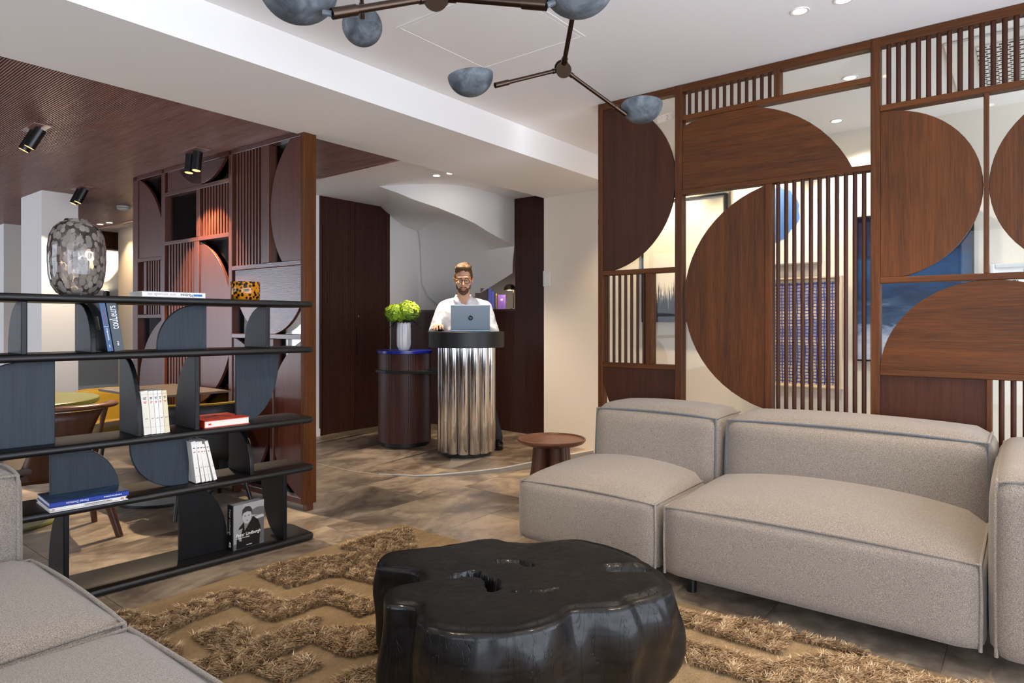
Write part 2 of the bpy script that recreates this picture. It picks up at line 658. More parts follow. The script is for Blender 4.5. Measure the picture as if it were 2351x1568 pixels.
# columns of the breakfast room
struct(MB().box(2.08, 2.38, 7.21, 7.80, 0, 2.46).build('wall_column', M['white']))
struct(MB().box(2.48, 2.85, 9.97, 10.5, 0, 2.46).build('wall_column_far', M['white']))
struct(MB().box(3.83, 4.30, 9.62, 10.1, 0, 2.56).build('wall_column_warm', M['beige']))
struct(MB().box(2.9, 4.2, 10.5, 10.7, 2.30, 2.56).build('trim_2', M['oakd']))

# ------------------------------------------------ stair niche behind the reception
def strip_wall(path, z0, z1, th=0.05):
    o = MB()
    nn = len(path)
    vs = [(x, y, z) for z in (z0, z1) for x, y in path]
    o.add(vs, [(i, i + 1, nn + i + 1, nn + i) for i in range(nn - 1)])
    return o


NB = [(5.10, 5.84), (5.59, 5.86), (5.95, 5.75), (6.25, 5.3), (6.3, 4.3), (5.58, 4.3)]
struct(strip_wall(NB, 0, 2.56).build('wall_stair_niche', M['white']))
E_ = [(4.23, 4.98, 2.548), (4.29, 4.78, 2.47), (4.37, 4.64, 2.40), (4.50, 4.46, 2.325), (4.66, 4.34, 2.255), (4.87, 4.30, 2.20), (5.08, 4.31, 2.143), (5.30, 4.315, 2.09), (5.54, 4.33, 2.04)]
fv = [(x, y, 2.552) for x, y, z in E_] + E_
ne = len(E_)
fascia = MB().add(fv, [(i, i + 1, ne + i + 1, ne + i) for i in range(ne - 1)])
E2 = E_ + [(5.60, 4.40, 1.89), (5.66, 4.45, 1.765), (5.62, 4.77, 1.605), (5.58, 4.96, 1.51)]
I2 = [(4.95, 5.80, 2.54), (5.11, 5.83, 2.47), (5.22, 5.84, 2.42), (5.32, 5.845, 2.38), (5.45, 5.85, 2.36), (5.58, 5.85, 2.34), (5.60, 5.84, 2.2), (5.61, 5.84, 1.97), (5.62, 5.83, 1.70), (5.70, 5.80, 1.54), (5.78, 5.74, 1.46), (5.85, 5.66, 1.42), (5.95, 5.55, 1.40)]
sv, sf = [], []
NS = 10
for a, b in zip(E2, I2):
    for j in range(NS + 1):
        u = j / NS
        p = Vector(a).lerp(Vector(b), u)
        p.z += 0.10 * math.sin(PI * u) * (0.4 if a in E_[:4] else 1.0)
        sv.append(tuple(p))
for i in range(len(E2) - 1):
    for j in range(NS):
        sf.append((i * (NS + 1) + j, (i + 1) * (NS + 1) + j, (i + 1) * (NS + 1) + j + 1, i * (NS + 1) + j + 1))
soff = MB().add(fv, [(i, i + 1, ne + i + 1, ne + i) for i in range(ne - 1)]).add(sv, sf).build('ceiling_stair_underside', M['white'], smooth=35)
struct(soff)


def flute(a, b, z0, z1, depth=0.008, pitch=0.014):
    """ribbed panel standing between plan points a and b, ribs towards the left of a->b"""
    a, b = Vector(a), Vector(b)
    d = b - a
    L = d.length
    d.normalize()
    nrm = Vector((-d.y, d.x))
    m = max(2, int(L / pitch))
    prof = []
    for i in range(m):
        for t, h in ((0.0, 0), (0.15, 1), (0.62, 1), (0.78, 0)):
            p = a + d * ((i + t) * L / m) + nrm * (depth * h)
            prof.append((p.x, p.y))
    prof.append((b.x, b.y))
    nn = len(prof)
    o = MB()
    o.add([(x, y, z) for z in (z0, z1) for x, y in prof], [(i, i + 1, nn + i + 1, nn + i) for i in range(nn - 1)])
    return o


# fluted double cupboard left of the niche
t = thing('built_in_cupboard', 'tall dark fluted double-door cupboard built in beside the stair niche', 'cupboard', (4.63, 5.84, 0))
MB().box(4.14, 5.105, 5.832, 5.94, 0.0, 2.549).build('carcass', M['fluted'], t)
for a, b, z0, z1, nm in ((4.59, 4.176, .03, 2.265, 'door'), (5.03, 4.60, .03, 2.265, 'door'), (4.59, 4.145, 2.275, 2.55, 'upper_panel'), (5.03, 4.60, 2.275, 2.55, 'upper_panel'), (4.168, 4.145, .03, 2.265, 'side_strip'), (5.10, 5.04, .03, 2.55, 'side_strip')):
    # ribs face the camera (-y)
    d = flute((b, 5.824), (a, 5.824), z0, z1)
    d2 = MB()
    d2.add([(x, 2 * 5.824 - y, z) for x, y, z in d.v], d.f)
    d2.box(b, a, 5.8245, 5.832, z0, z1)
    o = d2.build(nm, M['fluted'], t)
    if nm == 'door':
        if a > 4.7:
            h = MB().tube([(4.63, 5.815, 1.29), (4.63, 5.800, 1.29)], 0.011, 12)
            h.build('lock', M['steel'], o)
            MB().box(4.607, 4.618, 5.806, 5.816, 0.86, 1.16).build('handle', M['black_metal'], o)

# dark fluted wall right of the niche and the low panelling behind the desk
t = struct(MB().box(5.558, 5.62, 3.70, 4.335, 0, 2.552).build('wall_fluted_right', M['fluted']))
f2 = flute((5.556, 3.705), (5.556, 4.33), 0.02, 2.34)
f2.build('rib_panel', M['fluted'], t, kind='stuff')
flute((5.556, 3.705), (5.556, 4.33), 2.346, 2.55).build('rib_panel', M['fluted'], t, kind='stuff')
W = [(5.60, 4.335), (5.60, 4.75), (5.55, 5.2), (5.4, 5.55), (5.12, 5.82)]
lp = MB()
for i in range(len(W) - 1):
    f = flute(W[i], W[i + 1], 0.02, 1.345)
    lp.add(f.v, f.f)
t = struct(strip_wall([(x + .02, y + .01) for x, y in W], 0, 1.345).build('wall_low_panelling', M['fluted']))
lp.build('rib_panel', M['fluted'], t, kind='stuff')
back = [(5.21, 5.835), (5.58, 5.85), (5.94, 5.74), (6.24, 5.3), (6.29, 4.335)]
poly = [(x - .012, y - .004) for x, y in W] + back
nn = len(poly)
MB().add([(x, y, 1.345) for x, y in poly] + [(x, y, 1.37) for x, y in poly],
         [tuple(range(nn, 2 * nn)), tuple(range(nn - 1, -1, -1))] + [(i, (i + 1) % nn, nn + (i + 1) % nn, nn + i) for i in range(nn)]).build('ledge', M['fluted'], t)

# light switch on the white wall end
t = thing('light_switch', 'small white switch plate at the edge of the white wall by the dark fluted panel', 'switch', (5.19, 3.66, 1.72))
MB().box(5.185, 5.2, 3.62, 3.70, 1.57, 1.72).build('plate', M['grey_plastic'], t, bevel=.003)
MB().box(5.181, 5.186, 3.64, 3.68, 1.60, 1.69).build('rocker', M['white_gloss'], t)

# ================================================================== GEOMETRIC WOODEN SCREENS
def arc_panel(c, r, lim, n=64):
    """disc of radius r clipped to the rectangle lim=(a0,a1,z0,z1)"""
    poly = [(c[0] + r * math.cos(2 * PI * i / n), c[1] + r * math.sin(2 * PI * i / n)) for i in range(n)]
    a0, a1, z0, z1 = lim
    return clip_poly(poly, [(-1, 0, -a0), (1, 0, a1), (0, -1, -z0), (0, 1, z1)])


# right screen: plane x = 3.70 .. 3.76
sr = thing('partition_screen', 'brown oak and glass partition of half discs and slats behind the long sofa', 'partition', (3.73, 0.9, 0))
X0, X1 = 3.70, 3.765


def rb(name, y0, y1, z0, z1, mat='oak', x0=X0, x1=X1, bv=0.003):
    return MB().box(x0, x1, y0, y1, z0, z1).build(name, M[mat], sr, bevel=bv)


YE = -0.72
for y0, y1 in ((2.168, 2.201), (1.624, 1.669), (.580, .622), (YE - .04, YE)):
    rb('post', y0, y1, 0, 2.633)
rb('top_rail', YE, 2.168, 2.588, 2.633, 'oak_y', X0 + .002, X1 - .002)
for y0, y1, z in ((.622, 1.624, 2.432), (.622, 1.624, 1.990), (YE, .580, 2.277), (YE, .580, 1.420), (YE, .580, .962), (1.669, 2.168, 1.532), (1.669, 2.168, .940), (YE, 2.168, .05)):
    rb('rail', y0, y1, z - .015, z + .015, 'oak_y')
for y0, y1, z0, z1 in ((.1405, .160, 1.435, 2.262), (.128, .149, .065, .947), (1.102, 1.140, .065, 1.975), (1.061, 1.093, 2.447, 2.588), (1.820, 1.864, .955, 1.517)):
    rb('mullion', y0, y1, z0, z1)


def slats_r(ys, z0, z1, wd):
    for yy in ys:
        MB().tube([(3.722, yy, z0), (3.722, yy, z1)], wd / 2, 10).build('slat', M['oakd'], sr, smooth=50)


slats_r(np.linspace(1.075, .654, 11), .065, 1.975, .022)
slats_r(np.linspace(1.584, 1.120, 12), 2.447, 2.588, .020)
slats_r(np.linspace(.544, -.673, 30), 2.292, 2.588, .022)
slats_r(np.linspace(2.137, 1.883, 7), .955, 1.517, .019)
slats_r(np.linspace(.094, -.68, 19), .065, .947, .022)
for c, r, lim, mat in (((2.215, 2.08), .546, (1.669, 2.168, 1.547, 2.588), 'oakd'), ((1.358, 1.723), .7096, (.622, 1.624, 2.005, 2.417), 'oak_y'),
                       ((.970, 1.35), .642, (1.140, 1.624, .065, 1.975), 'oak'), ((.580, 1.842), .419, (.160, .580, 1.435, 2.262), 'oak'),
                       ((-.280, 1.838), .420, (-.70, .1405, 1.435, 2.262), 'oak'), ((.133, .958), .448, (YE, .580, .977, 1.405), 'oak_y')):
    p = arc_panel(c, r, lim)
    MB().prism(p, 3.708, 3.728, 'x').build('disc_panel', M[mat], sr, bevel=.002)
MB().box(3.712, 3.728, .149, .580, .065, .947).build('flat_panel', M['oakd'], sr)
MB().prism(arc_panel((1.62, .925), .55, (1.669, 2.168, .065, .925)), 3.708, 3.728, 'x').build('disc_panel', M['oakd'], sr)
for y0, y1, z0, z1 in ((1.669, 2.168, 1.547, 2.588), (1.669, 1.820, .955, 1.517), (1.864, 2.168, .955, 1.517), (.622, 1.061, 2.447, 2.588), (1.093, 1.624, 2.447, 2.588), (.622, 1.624, 2.005, 2.417),
                       (1.140, 1.624, .065, 1.975), (.622, 1.102, .065, 1.975), (YE, .580, 2.292, 2.588), (.160, .580, 1.435, 2.262), (YE, .1405, 1.435, 2.262), (YE, .580, .977, 1.405), (YE, .128, .065, .947)):
    MB().box(3.741, 3.745, y0, y1, z0, z1).build('pane', M['glass'], sr)
# paper note stuck to the glass high on the left
tape = MB().prism([(1.685, 2.455), (1.70, 2.48), (1.69, 2.50), (1.80, 2.485), (1.80, 2.44)], 3.7385, 3.7405, 'x').build('paper_tape', plain('tan_paper', '#cdbfae', 0.8), sr)
pen = plain('faded_pen', '#b08a86', 0.7)
text('2', .045, pen, tape, (.0078, .835, 2.467), (R(90), 0, R(-90)), 'handwriting')
MB().tube([(3.7382, 1.782 + .010 * math.cos(a * PI / 8), 2.475 + .011 * math.sin(a * PI / 8)) for a in range(16)], .0008, 6, True).build('pen_ring', pen, tape)

# left screen: local frame, s along +y from the front post
ang = math.atan2(2.374 - 2.464, 5.961 - 3.631)
sl_ = thing('partition_screen', 'reddish oak partition of half discs and slats beside the black shelf', 'partition', (2.464, 3.631, 0), -ang, local=True)
TH = 0.095


def lb(name, s0, s1, z0, z1, mat='red_oak', x0=0.0, x1=TH, bv=.003):
    return MB().box(x0, x1, s0, s1, z0, z1).build(name, M[mat], sl_, bevel=bv)


lb('post', 0.0, .035, .045, 2.435, 'oak')
for s0, s1 in ((.830, .870), (1.795, 1.846), (2.25, 2.331)):
    lb('post', s0, s1, .045, 2.445)
lb('top_rail', .035, 2.33, 2.41, 2.447, 'red_oak_y')
lb('bottom_rail', .035, 2.25, .045, .085, 'red_oak_y')
for s0 in (.0, .82, 1.79, 2.25):
    lb('foot', s0 + .005, s0 + .04, 0, .045, 'red_oak', .02, .075)
for s0, s1, z in ((.035, .83, 1.600), (.035, .83, 1.120), (.87, 1.795, 2.235), (.87, 1.795, 1.845), (1.846, 2.25, 1.736), (1.846, 2.25, 1.268)):
    lb('rail', s0, s1, z - .016, z + .016, 'red_oak_y')
for s0, s1, z0, z1 in ((.385, .455, 1.616, 2.41), (.335, .372, .085, 1.104), (1.262, 1.312, 1.861, 2.219), (1.275, 1.345, .085, 1.829), (2.10, 2.14, 1.284, 1.720)):
    lb('mullion', s0, s1, z0, z1)


def slats_l(ss, z0, z1):
    for q in ss:
        MB().box(.012, .045, q - .009, q + .009, z0, z1).build('slat', M['red_oak'], sl_)


slats_l(np.linspace(.779, .481, 9), 1.616, 2.41)
slats_l(np.linspace(1.223, .911, 9), 1.861, 2.219)
slats_l(np.linspace(1.739, 1.382, 9), .085, 1.829)
slats_l(np.linspace(2.076, 1.877, 6), 1.284, 1.720)
for c, r, lim, mat in (((-.182, 1.971), .5577, (.035, .385, 1.616, 2.41), 'red_oak'), ((.396, 1.537), .406, (.035, .80, 1.136, 1.584), 'red_oak_y'),
                       ((-.165, .583), .552, (.035, .372, .085, 1.104), 'red_oak'), ((.938, .573), .549, (.385, .83, .085, 1.104), 'red_oak'),
                       ((1.257, 2.701), .441, (.87, 1.76, 2.251, 2.41), 'red_oak_y'), ((1.478, 1.219), .6425, (.87, 1.275, .085, 1.829), 'red_oak'),
                       ((2.49, 1.775), .689, (1.846, 2.25, 1.752, 2.41), 'red_oak'), ((1.644, .681), .595, (1.846, 2.25, .085, 1.252), 'red_oak')):
    p = arc_panel(c, r, lim)
    MB().prism(p, .010, .032, 'x').build('disc_panel', M[mat], sl_, bevel=.002)
# flat left remainder of the upper panel
MB().box(.010, .032, 1.257, 1.76, 2.251, 2.41).build('flat_panel', M['red_oak_y'], sl_)
for s0, s1, z0, z1 in ((.035, .83, 1.616, 2.41), (.035, .83, 1.136, 1.584), (.035, .83, .085, 1.104), (.87, 1.795, 2.251, 2.41), (.87, 1.795, 1.861, 2.219), (.87, 1.275, .085, 1.829), (1.345, 1.795, .085, 1.829), (1.846, 2.25, .085, 2.41)):
    MB().box(.050, .054, s0, s1, z0, z1).build('pane', M['glass'], sl_)

# ================================================================== LOUNGE
def puffy(x0, x1, y0, y1, z0, z1, r=0.05, top=0.04, front=0.0, side=0.0, n=14, lean=0.0):
    """upholstered block: rounded edges, crowned top, swelling faces"""
    o = MB()
    c = Vector(((x0 + x1) / 2, (y0 + y1) / 2, (z0 + z1) / 2))
    h = Vector(((x1 - x0) / 2, (y1 - y0) / 2, (z1 - z0) / 2))
    bm = bmesh.new()
    bmesh.ops.create_cube(bm, size=2.0)
    bmesh.ops.subdivide_edges(bm, edges=bm.edges, cuts=n, use_grid_fill=True)
    for v in bm.verts:
        p = v.co.copy()
        # crowd the grid towards the edges
        q = Vector([math.copysign(1 - (1 - abs(a)) ** 1.0, a) for a in p])
        w_ = Vector((q.x * h.x, q.y * h.y, q.z * h.z))
        inner = Vector([max(-h[i] + r, min(h[i] - r, w_[i])) for i in range(3)])
        d = w_ - inner
        if d.length > 1e-6:
            k_ = max(abs(d.x), abs(d.y), abs(d.z))
            w_ = inner + d.normalized() * k_
        bx, by, bz = (1 - q.x ** 2), (1 - q.y ** 2), (1 - q.z ** 2)
        if q.z > 0:
            w_.z += top * (bx * by) ** 0.6 * q.z
        w_.x += front * (by * max(bz, 0)) ** 0.6 * q.x
        w_.y += side * (bx * max(bz, 0)) ** 0.6 * q.y
        w_.x += lean * (w_.z + h.z)
        v.co = w_ + c
    bm.verts.index_update()
    o.v = [tuple(v.co) for v in bm.verts]
    o.f = [tuple(v.index for v in f.verts) for f in bm.faces]
    bm.free()
    return o


def seam(o, pts, rad=0.006, name='piping', mat='fabric'):
    return MB().tube(pts, rad, 8).build(name, M[mat], o, smooth=60)


def cushion(t, name, x0, x1, y0, y1, z0, z1, r, top, front=.012, side=.004, faces='+', lean=0.0):
    pm = 'piping' if name == 'backrest' else 'fabric'  # backrest seams take the shadow-toned colour
    o = puffy(x0, x1, y0, y1, z0, z1, r, top, front, side, lean=lean).build(name, M['fabric'], t, smooth='all')
    # piping round the face that looks into the room
    xf = x0 if faces == '+' else x1
    k_ = r * 0.30
    lz = lambda z: lean * (z - z0)
    a0, a1, b0, b1 = y0 + k_, y1 - k_, z0 + k_, z1 - k_
    xi = xf + (k_ if faces == '+' else -k_)
    pts = [(xi + lz(b0), a0, b0), (xi + lz((b0 + b1) / 2), a0 - .003, (b0 + b1) / 2), (xi + lz(b1), a0, b1)]
    for i in range(1, 8):
        u = i / 8
        pts.append((xi + lz(b1), a0 + (a1 - a0) * u, b1 + .012 * math.sin(PI * u)))
    pts += [(xi + lz(b1), a1, b1), (xi + lz((b0 + b1) / 2), a1 + .003, (b0 + b1) / 2), (xi + lz(b0), a1, b0)]
    seam(o, pts, mat=pm)
    # piping along the two top sides
    for yy in (a0, a1):
        seam(o, [(xi + lz(b1), yy, b1), ((x0 + x1) / 2 + lz(b1), yy, b1 + .004), ((x1 - k_ if faces == '+' else x0 + k_) + lz(b1), yy, b1)], .005)
    return o


t = thing('modular_sofa', 'long oatmeal woven sofa with open chaise end standing before the wooden screen', 'sofa', (3.15, 0.9, 0))
cushion(t, 'seat', 2.69, 3.64, 1.30, 2.085, .085, .405, .045, .075)
cushion(t, 'seat', 2.69, 3.64, .112, 1.28, .085, .405, .045, .09)
cushion(t, 'backrest', 3.25, 3.655, 1.24, 1.985, .30, .735, .07, .035, .02, .01, lean=.06)
cushion(t, 'backrest', 3.25, 3.655, .105, 1.22, .30, .735, .07, .035, .02, .01, lean=.06)
cushion(t, 'armrest', 2.665, 3.66, -.22, .100, .085, .70, .06, .035, .012, .012)
for x, y in ((2.80, 1.95), (2.82, 1.19), (3.2, .22), (2.85, -.12), (3.55, 1.95), (3.55, .2), (3.55, 1.2)):
    MB().lathe([(.022, 0), (.022, .10)], (x, y), 14).build('leg', M['black_metal'], t)

t = thing('modular_sofa', 'oatmeal woven sofa with grey arm in the near corner beside the rug', 'sofa', (0.2, 1.5, 0))
cushion(t, 'seat', -.35, .735, 1.85, 2.62, .085, .43, .045, .055, faces='-')
cushion(t, 'seat', -.35, .73, .62, 1.835, .085, .43, .045, .055, faces='-')
cushion(t, 'armrest', -.40, .715, 2.63, 2.93, .085, .715, .06, .02, .008, .008, faces='-')
cushion(t, 'backrest', -.80, -.36, .62, 2.93, .085, .73, .07, .035, faces='-')
for x, y in ((.58, 2.75), (.58, 1.9), (.58, .8), (-.6, 2.75), (-.6, .8)):
    MB().lathe([(.022, 0), (.022, .10)], (x, y), 14).build('leg', M['black_metal'], t)

OUT = [(1.546, 1.818), (1.648, 1.857), (1.795, 1.764), (1.975, 1.677), (1.994, 1.593), (2.03, 1.514), (2.143, 1.438), (2.192, 1.359), (2.176, 1.187), (2.102, 1.044), (2.024, 0.95), (1.966, 0.907), (1.888, 0.923), (1.81, 0.958), (1.749, 0.969), (1.663, 1.054), (1.614, 1.068), (1.535, 1.067), (1.427, 1.117), (1.345, 1.205), (1.306, 1.301), (1.324, 1.38), (1.365, 1.442), (1.333, 1.513), (1.346, 1.557), (1.416, 1.606), (1.492, 1.566), (1.539, 1.598), (1.563, 1.662), (1.525, 1.77)]
# ------------------------------------------------ rug
t = thing('rug', 'tan woven rug with raised shaggy meander pattern under the stump table', 'rug', (1.7, 1.2, 0))
k = NT('flat_weave')
v = k.coord((60, 340, 1), 'World')
a = k.noise(v, 1.0, 3, 0.6)
b = k.noise(k.coord((3, 9, 1), 'World'), 1.0, 4, 0.6)
h = k.math('ADD', k.math('MULTIPLY', a, .55), k.math('MULTIPLY', b, .45))
k.l(k.ramp(h, [(0.33, '#6b5740'), (0.5, '#8c7556'), (0.66, '#a48d6c')]), k.p.inputs['Base Color'])
k.p.inputs['Roughness'].default_value = 0.95
k.p.inputs['Specular IOR Level'].default_value = 0.1
k.bump(a, 0.6, 0.003)
M['weave'] = k.m
RX0, RX1, RY0, RY1 = 0.78, 2.655, -1.1, 2.945
MB().box(RX0, RX1, RY0, RY1, 0.0, 0.012).build('flat_weave', M['weave'], t, bevel=.004)
SHAG = [
    [(2.17, 2.87), (2.36, 2.89), (2.63, 2.83), (2.42, 2.55), (2.18, 2.6)],
    [(1.69, 2.85), (1.81, 2.91), (1.98, 2.84), (2.25, 2.66), (2.03, 2.34), (1.95, 2.35), (1.93, 2.52), (1.88, 2.58), (1.69, 2.61)],
    [(1.08, 2.92), (1.14, 2.91), (1.19, 2.75), (1.3, 2.79), (1.53, 2.79), (1.59, 2.62), (1.58, 2.48), (1.71, 2.47), (1.81, 2.48), (1.81, 2.34), (1.83, 2.14), (1.79, 2.11), (1.7, 2.13), (1.71, 2.24), (1.7, 2.34), (1.47, 2.36), (1.45, 2.4), (1.46, 2.63), (1.26, 2.62), (1.14, 2.59), (1.11, 2.52), (1.13, 2.42), (1.11, 2.39), (1.05, 2.38), (.95, 2.45), (.95, 2.8)],
    [(1.2, 2.49), (1.36, 2.47), (1.36, 2.36), (1.31, 2.26), (1.53, 2.28), (1.6, 2.24), (1.51, 2.18), (1.59, 2.12), (1.69, 1.99), (1.59, 1.84), (1.48, 1.89), (1.46, 1.95), (1.46, 2.1), (1.2, 2.1), (1.12, 2.13), (1.05, 2.14), (.95, 2.2), (1.07, 2.28), (1.2, 2.29)],
    [(1.2, 2.1), (1.38, 2.03), (1.37, 1.92), (1.22, 1.93), (1.22, 2.01)],
    [(1.3, 1.8), (1.43, 1.81), (1.55, 1.76), (1.47, 1.67), (1.36, 1.69)],
    [(2.55, 1.15), (2.58, 0.95), (2.65, 0.88), (2.65, 0.72), (2.65, 0.46), (2.61, 0.46), (2.6, 0.6), (2.59, 0.71), (2.49, 0.7), (2.44, 0.71), (2.44, 1.09)],
    [(2.33, 1.04), (2.35, 0.71), (2.53, 0.58), (2.6, 0.45), (2.58, 0.27), (2.58, 0.19), (2.54, 0.15), (2.33, 0.42), (2.2, 0.66), (2.18, 0.97)],
    [(2.65, 0.15), (2.65, 0.0), (2.45, -0.1), (2.50, 0.15)],
    [(1.0, 1.75), (1.2, 1.75), (1.2, 1.3), (1.0, 1.3)], [(1.3, .9), (1.9, .7), (1.9, .4), (1.3, .5)], [(2.25, 2.3), (2.45, 2.3), (2.45, 1.6), (2.25, 1.6)],
]


def in_poly(P, poly):
    x, y = P[:, 0], P[:, 1]
    c = np.zeros(len(P), bool)
    j = len(poly) - 1
    for i in range(len(poly)):
        xi, yi = poly[i]
        xj, yj = poly[j]
        m = ((yi > y) != (yj > y)) & (x < (xj - xi) * (y - yi) / (yj - yi + 1e-12) + xi)
        c ^= m
        j = i
    return c


pts = []
for poly in SHAG:
    a = np.array(poly)
    lo, hi = a.min(0), a.max(0)
    nn = int((hi - lo).prod() * 85000)
    P = lo + rng.random((nn, 2)) * (hi - lo)
    pts.append(P[in_poly(P, poly)])
P = np.vstack(pts)
P = P[(P[:, 0] < 2.645) & (P[:, 1] < 2.935)]
P = P[~in_poly(P, OUT)]
nT = len(P)
clump = np.array([noise.noise(Vector((x * 22, y * 22, 0))) for x, y in P])
clump2 = np.array([noise.noise(Vector((x * 24 + 50, y * 24, 3))) for x, y in P])
ang_ = 2.6 * clump + rng.normal(0, .9, nT) - 2.0
L = 0.026 + 0.010 * rng.random(nT) + 0.006 * clump2
tilt = 0.75 + 0.5 * rng.random(nT)
dx, dy = np.cos(ang_), np.sin(ang_)
wd = 0.0014 + 0.0010 * rng.random(nT)
V = np.zeros((nT, 5, 3))
sx, sy = -dy * wd, dx * wd
z0 = 0.010
V[:, 0] = np.c_[P[:, 0] - sx, P[:, 1] - sy, np.full(nT, z0)]
V[:, 1] = np.c_[P[:, 0] + sx, P[:, 1] + sy, np.full(nT, z0)]
mx_, my_ = P[:, 0] + dx * L * .32 * tilt, P[:, 1] + dy * L * .32 * tilt
V[:, 2] = np.c_[mx_ + sx, my_ + sy, z0 + L * .55]
V[:, 3] = np.c_[mx_ - sx, my_ - sy, z0 + L * .55]
V[:, 4] = np.c_[P[:, 0] + dx * L * .85 * tilt, P[:, 1] + dy * L * .85 * tilt, z0 + L * (.80 - .25 * (tilt - .75))]
b0 = np.array(BASE['rug'])
me = bpy.data.meshes.new('shag_pile')
idx = np.arange(nT)[:, None] * 5
quads = (idx + np.array([[0, 1, 2, 3]]))
tris = (idx + np.array([[3, 2, 4]]))
nl = nT * 7
me.vertices.add(nT * 5)
me.vertices.foreach_set('co', (V.reshape(-1, 3) - b0).ravel())
me.loops.add(nl)
loops = np.concatenate([quads, tris], 1).ravel()
me.loops.foreach_set('vertex_index', loops.astype(np.int32))
me.polygons.add(nT * 2)
starts = (np.arange(nT)[:, None] * 7 + np.array([[0, 4]])).ravel()
me.polygons.foreach_set('loop_start', starts.astype(np.int32))
me.update()
me.validate()
at = me.attributes.new('tone', 'FLOAT', 'POINT')
at.data.foreach_set('value', np.repeat(np.clip(.5 + .35 * clump2 + rng.normal(0, .22, nT), 0, 1), 5).astype(np.float32))
k = NT('shag_wool')
at = k.n('ShaderNodeAttribute', attribute_name='tone')
k.l(k.ramp(at.outputs['Fac'], [(0.0, '#7d6144'), (0.45, '#b0906a'), (1.0, '#e0c9a6')]), k.p.inputs['Base Color'])
k.p.inputs['Roughness'].default_value = 0.8
k.p.inputs['Specular IOR Level'].default_value = 0.2
me.materials.append(k.m)
o = bpy.data.objects.new('shag_pile', me)
COL.objects.link(o)
o.parent = t
o['kind'] = 'stuff'

# ------------------------------------------------ stump table


def smooth_loop(P, per=8):
    out = []
    n_ = len(P)
    for i in range(n_):
        p0, p1, p2, p3 = [Vector(P[(i + j - 1) % n_]) for j in range(4)]
        for s in range(per):
            u = s / per
            out.append(0.5 * ((2 * p1) + (p2 - p0) * u + (2 * p0 - 5 * p1 + 4 * p2 - p3) * u * u + (3 * p1 - p0 - 3 * p2 + p3) * u ** 3))
    return out


loop = smooth_loop(OUT, 8)
cen = Vector((1.74, 1.36))
k = NT('burnt_wood')
a = k.noise(k.coord((9, 9, 60), 'World'), 1.0, 5, .6, .4)
vv = k.coord((26, 26, 2.2), 'World')
cr = k.noise(vv, 1.0, 3, .5, 1.2)
crk = k.ramp(cr, [(0.485, (1, 1, 1, 1)), (0.5, (0, 0, 0, 1)), (0.515, (1, 1, 1, 1))])
k.l(k.ramp(a, [(0.3, '#030303'), (0.7, '#0f0c0b')]), k.p.inputs['Base Color'])
k.l(k.ramp(a, [(0.3, (0.38,) * 3 + (1,)), (0.7, (0.6,) * 3 + (1,))]), k.p.inputs['Roughness'])
k.p.inputs['Specular IOR Level'].default_value = 0.25
geo = k.n('ShaderNodeNewGeometry')
sxyz = k.n('ShaderNodeSeparateXYZ')
k.l(geo.outputs['True Normal'], sxyz.inputs[0])
k.l(k.math('MULTIPLY', k.math('SUBTRACT', 0.75, sxyz.outputs[2], True), 0.6), k.p.inputs['Coat Weight'])
k.p.inputs['Coat Roughness'].default_value = 0.16
hh = k.math('ADD', k.math('MULTIPLY', a, .35), k.math('MULTIPLY', crk, .65))
k.bump(hh, 0.5, 0.006)
M['burnt'] = k.m
HT = 0.36
cracks = [([(1.60, 1.50), (1.665, 1.475), (1.665, 1.40), (1.60, 1.335)], .030, .10), ([(1.80, 1.47), (1.835, 1.42), (1.83, 1.36)], .022, .05), ([(1.99, 1.13), (2.03, 1.08), (2.06, 1.05)], .036, .07), ([(1.60, 1.30), (1.68, 1.20), (1.74, 1.17)], .006, .02)]


def dip(p):
    d = 0.0
    for line, wdt, dep in cracks:
        best = 9
        for a_, b_ in zip(line, line[1:]):
            a_, b_ = Vector(a_), Vector(b_)
            ab = b_ - a_
            u = max(0, min(1, (p - a_).dot(ab) / ab.length_squared))
            best = min(best, (p - a_ - ab * u).length)
        wv = wdt * (0.75 + 0.5 * noise.noise(Vector((p.x * 30, p.y * 30, 1))))
        if best < wv:
            d = max(d, dep * min(1.0, (1 - best / wv) * 2.2))
    d += 0.004 * noise.noise(Vector((p.x * 7, p.y * 7, 4))) + 0.0015 * noise.noise(Vector((p.x * 40, p.y * 40, 9)))
    return d


vs, fs = [], []
nl_ = len(loop)
NR = 44
vs.append((cen.x, cen.y, HT - dip(cen)))
for j in range(1, NR + 1):
    u = j / NR
    for p in loop:
        q = cen.lerp(p, u * 0.985)
        edge_drop = 0.012 * max(0, (u - .93) / .07) ** 2
        vs.append((q.x, q.y, HT - dip(q) - edge_drop))
ZS = [.342, .325, .30, .27, .235, .20, .165, .13, .095, .06, .03, .012]
for z in ZS:
    for i, p in enumerate(loop):
        dirv = (p - cen).normalized()
        hgt = (HT - z) / HT
        right = max(0.0, dirv.dot(Vector((0.62, -0.78))))
        bul = 0.018 * math.sin(PI * hgt) + 0.028 * right * math.sin(PI * min(1, hgt * 1.1)) + 0.002
        bul += 0.034 * noise.noise(Vector((p.x * 9, p.y * 9, z * 5))) * min(1, hgt * 3)
        bul += 0.007 * noise.noise(Vector((p.x * 26, p.y * 26, z * 9)))
        kx = (p - Vector((1.86, .935))).length
        if kx < .11 and z > .14:
            bul += 0.030 * (1 - kx / .11) * math.sin(PI * min(1, max(0, (z - .16) / .2)))
        if z < .04:
            bul -= (.04 - z) * 1.0
        q = p + dirv * bul
        vs.append((q.x, q.y, z + .010))
for i in range(nl_):
    fs.append((0, 1 + i, 1 + (i + 1) % nl_))
rows = NR + len(ZS)
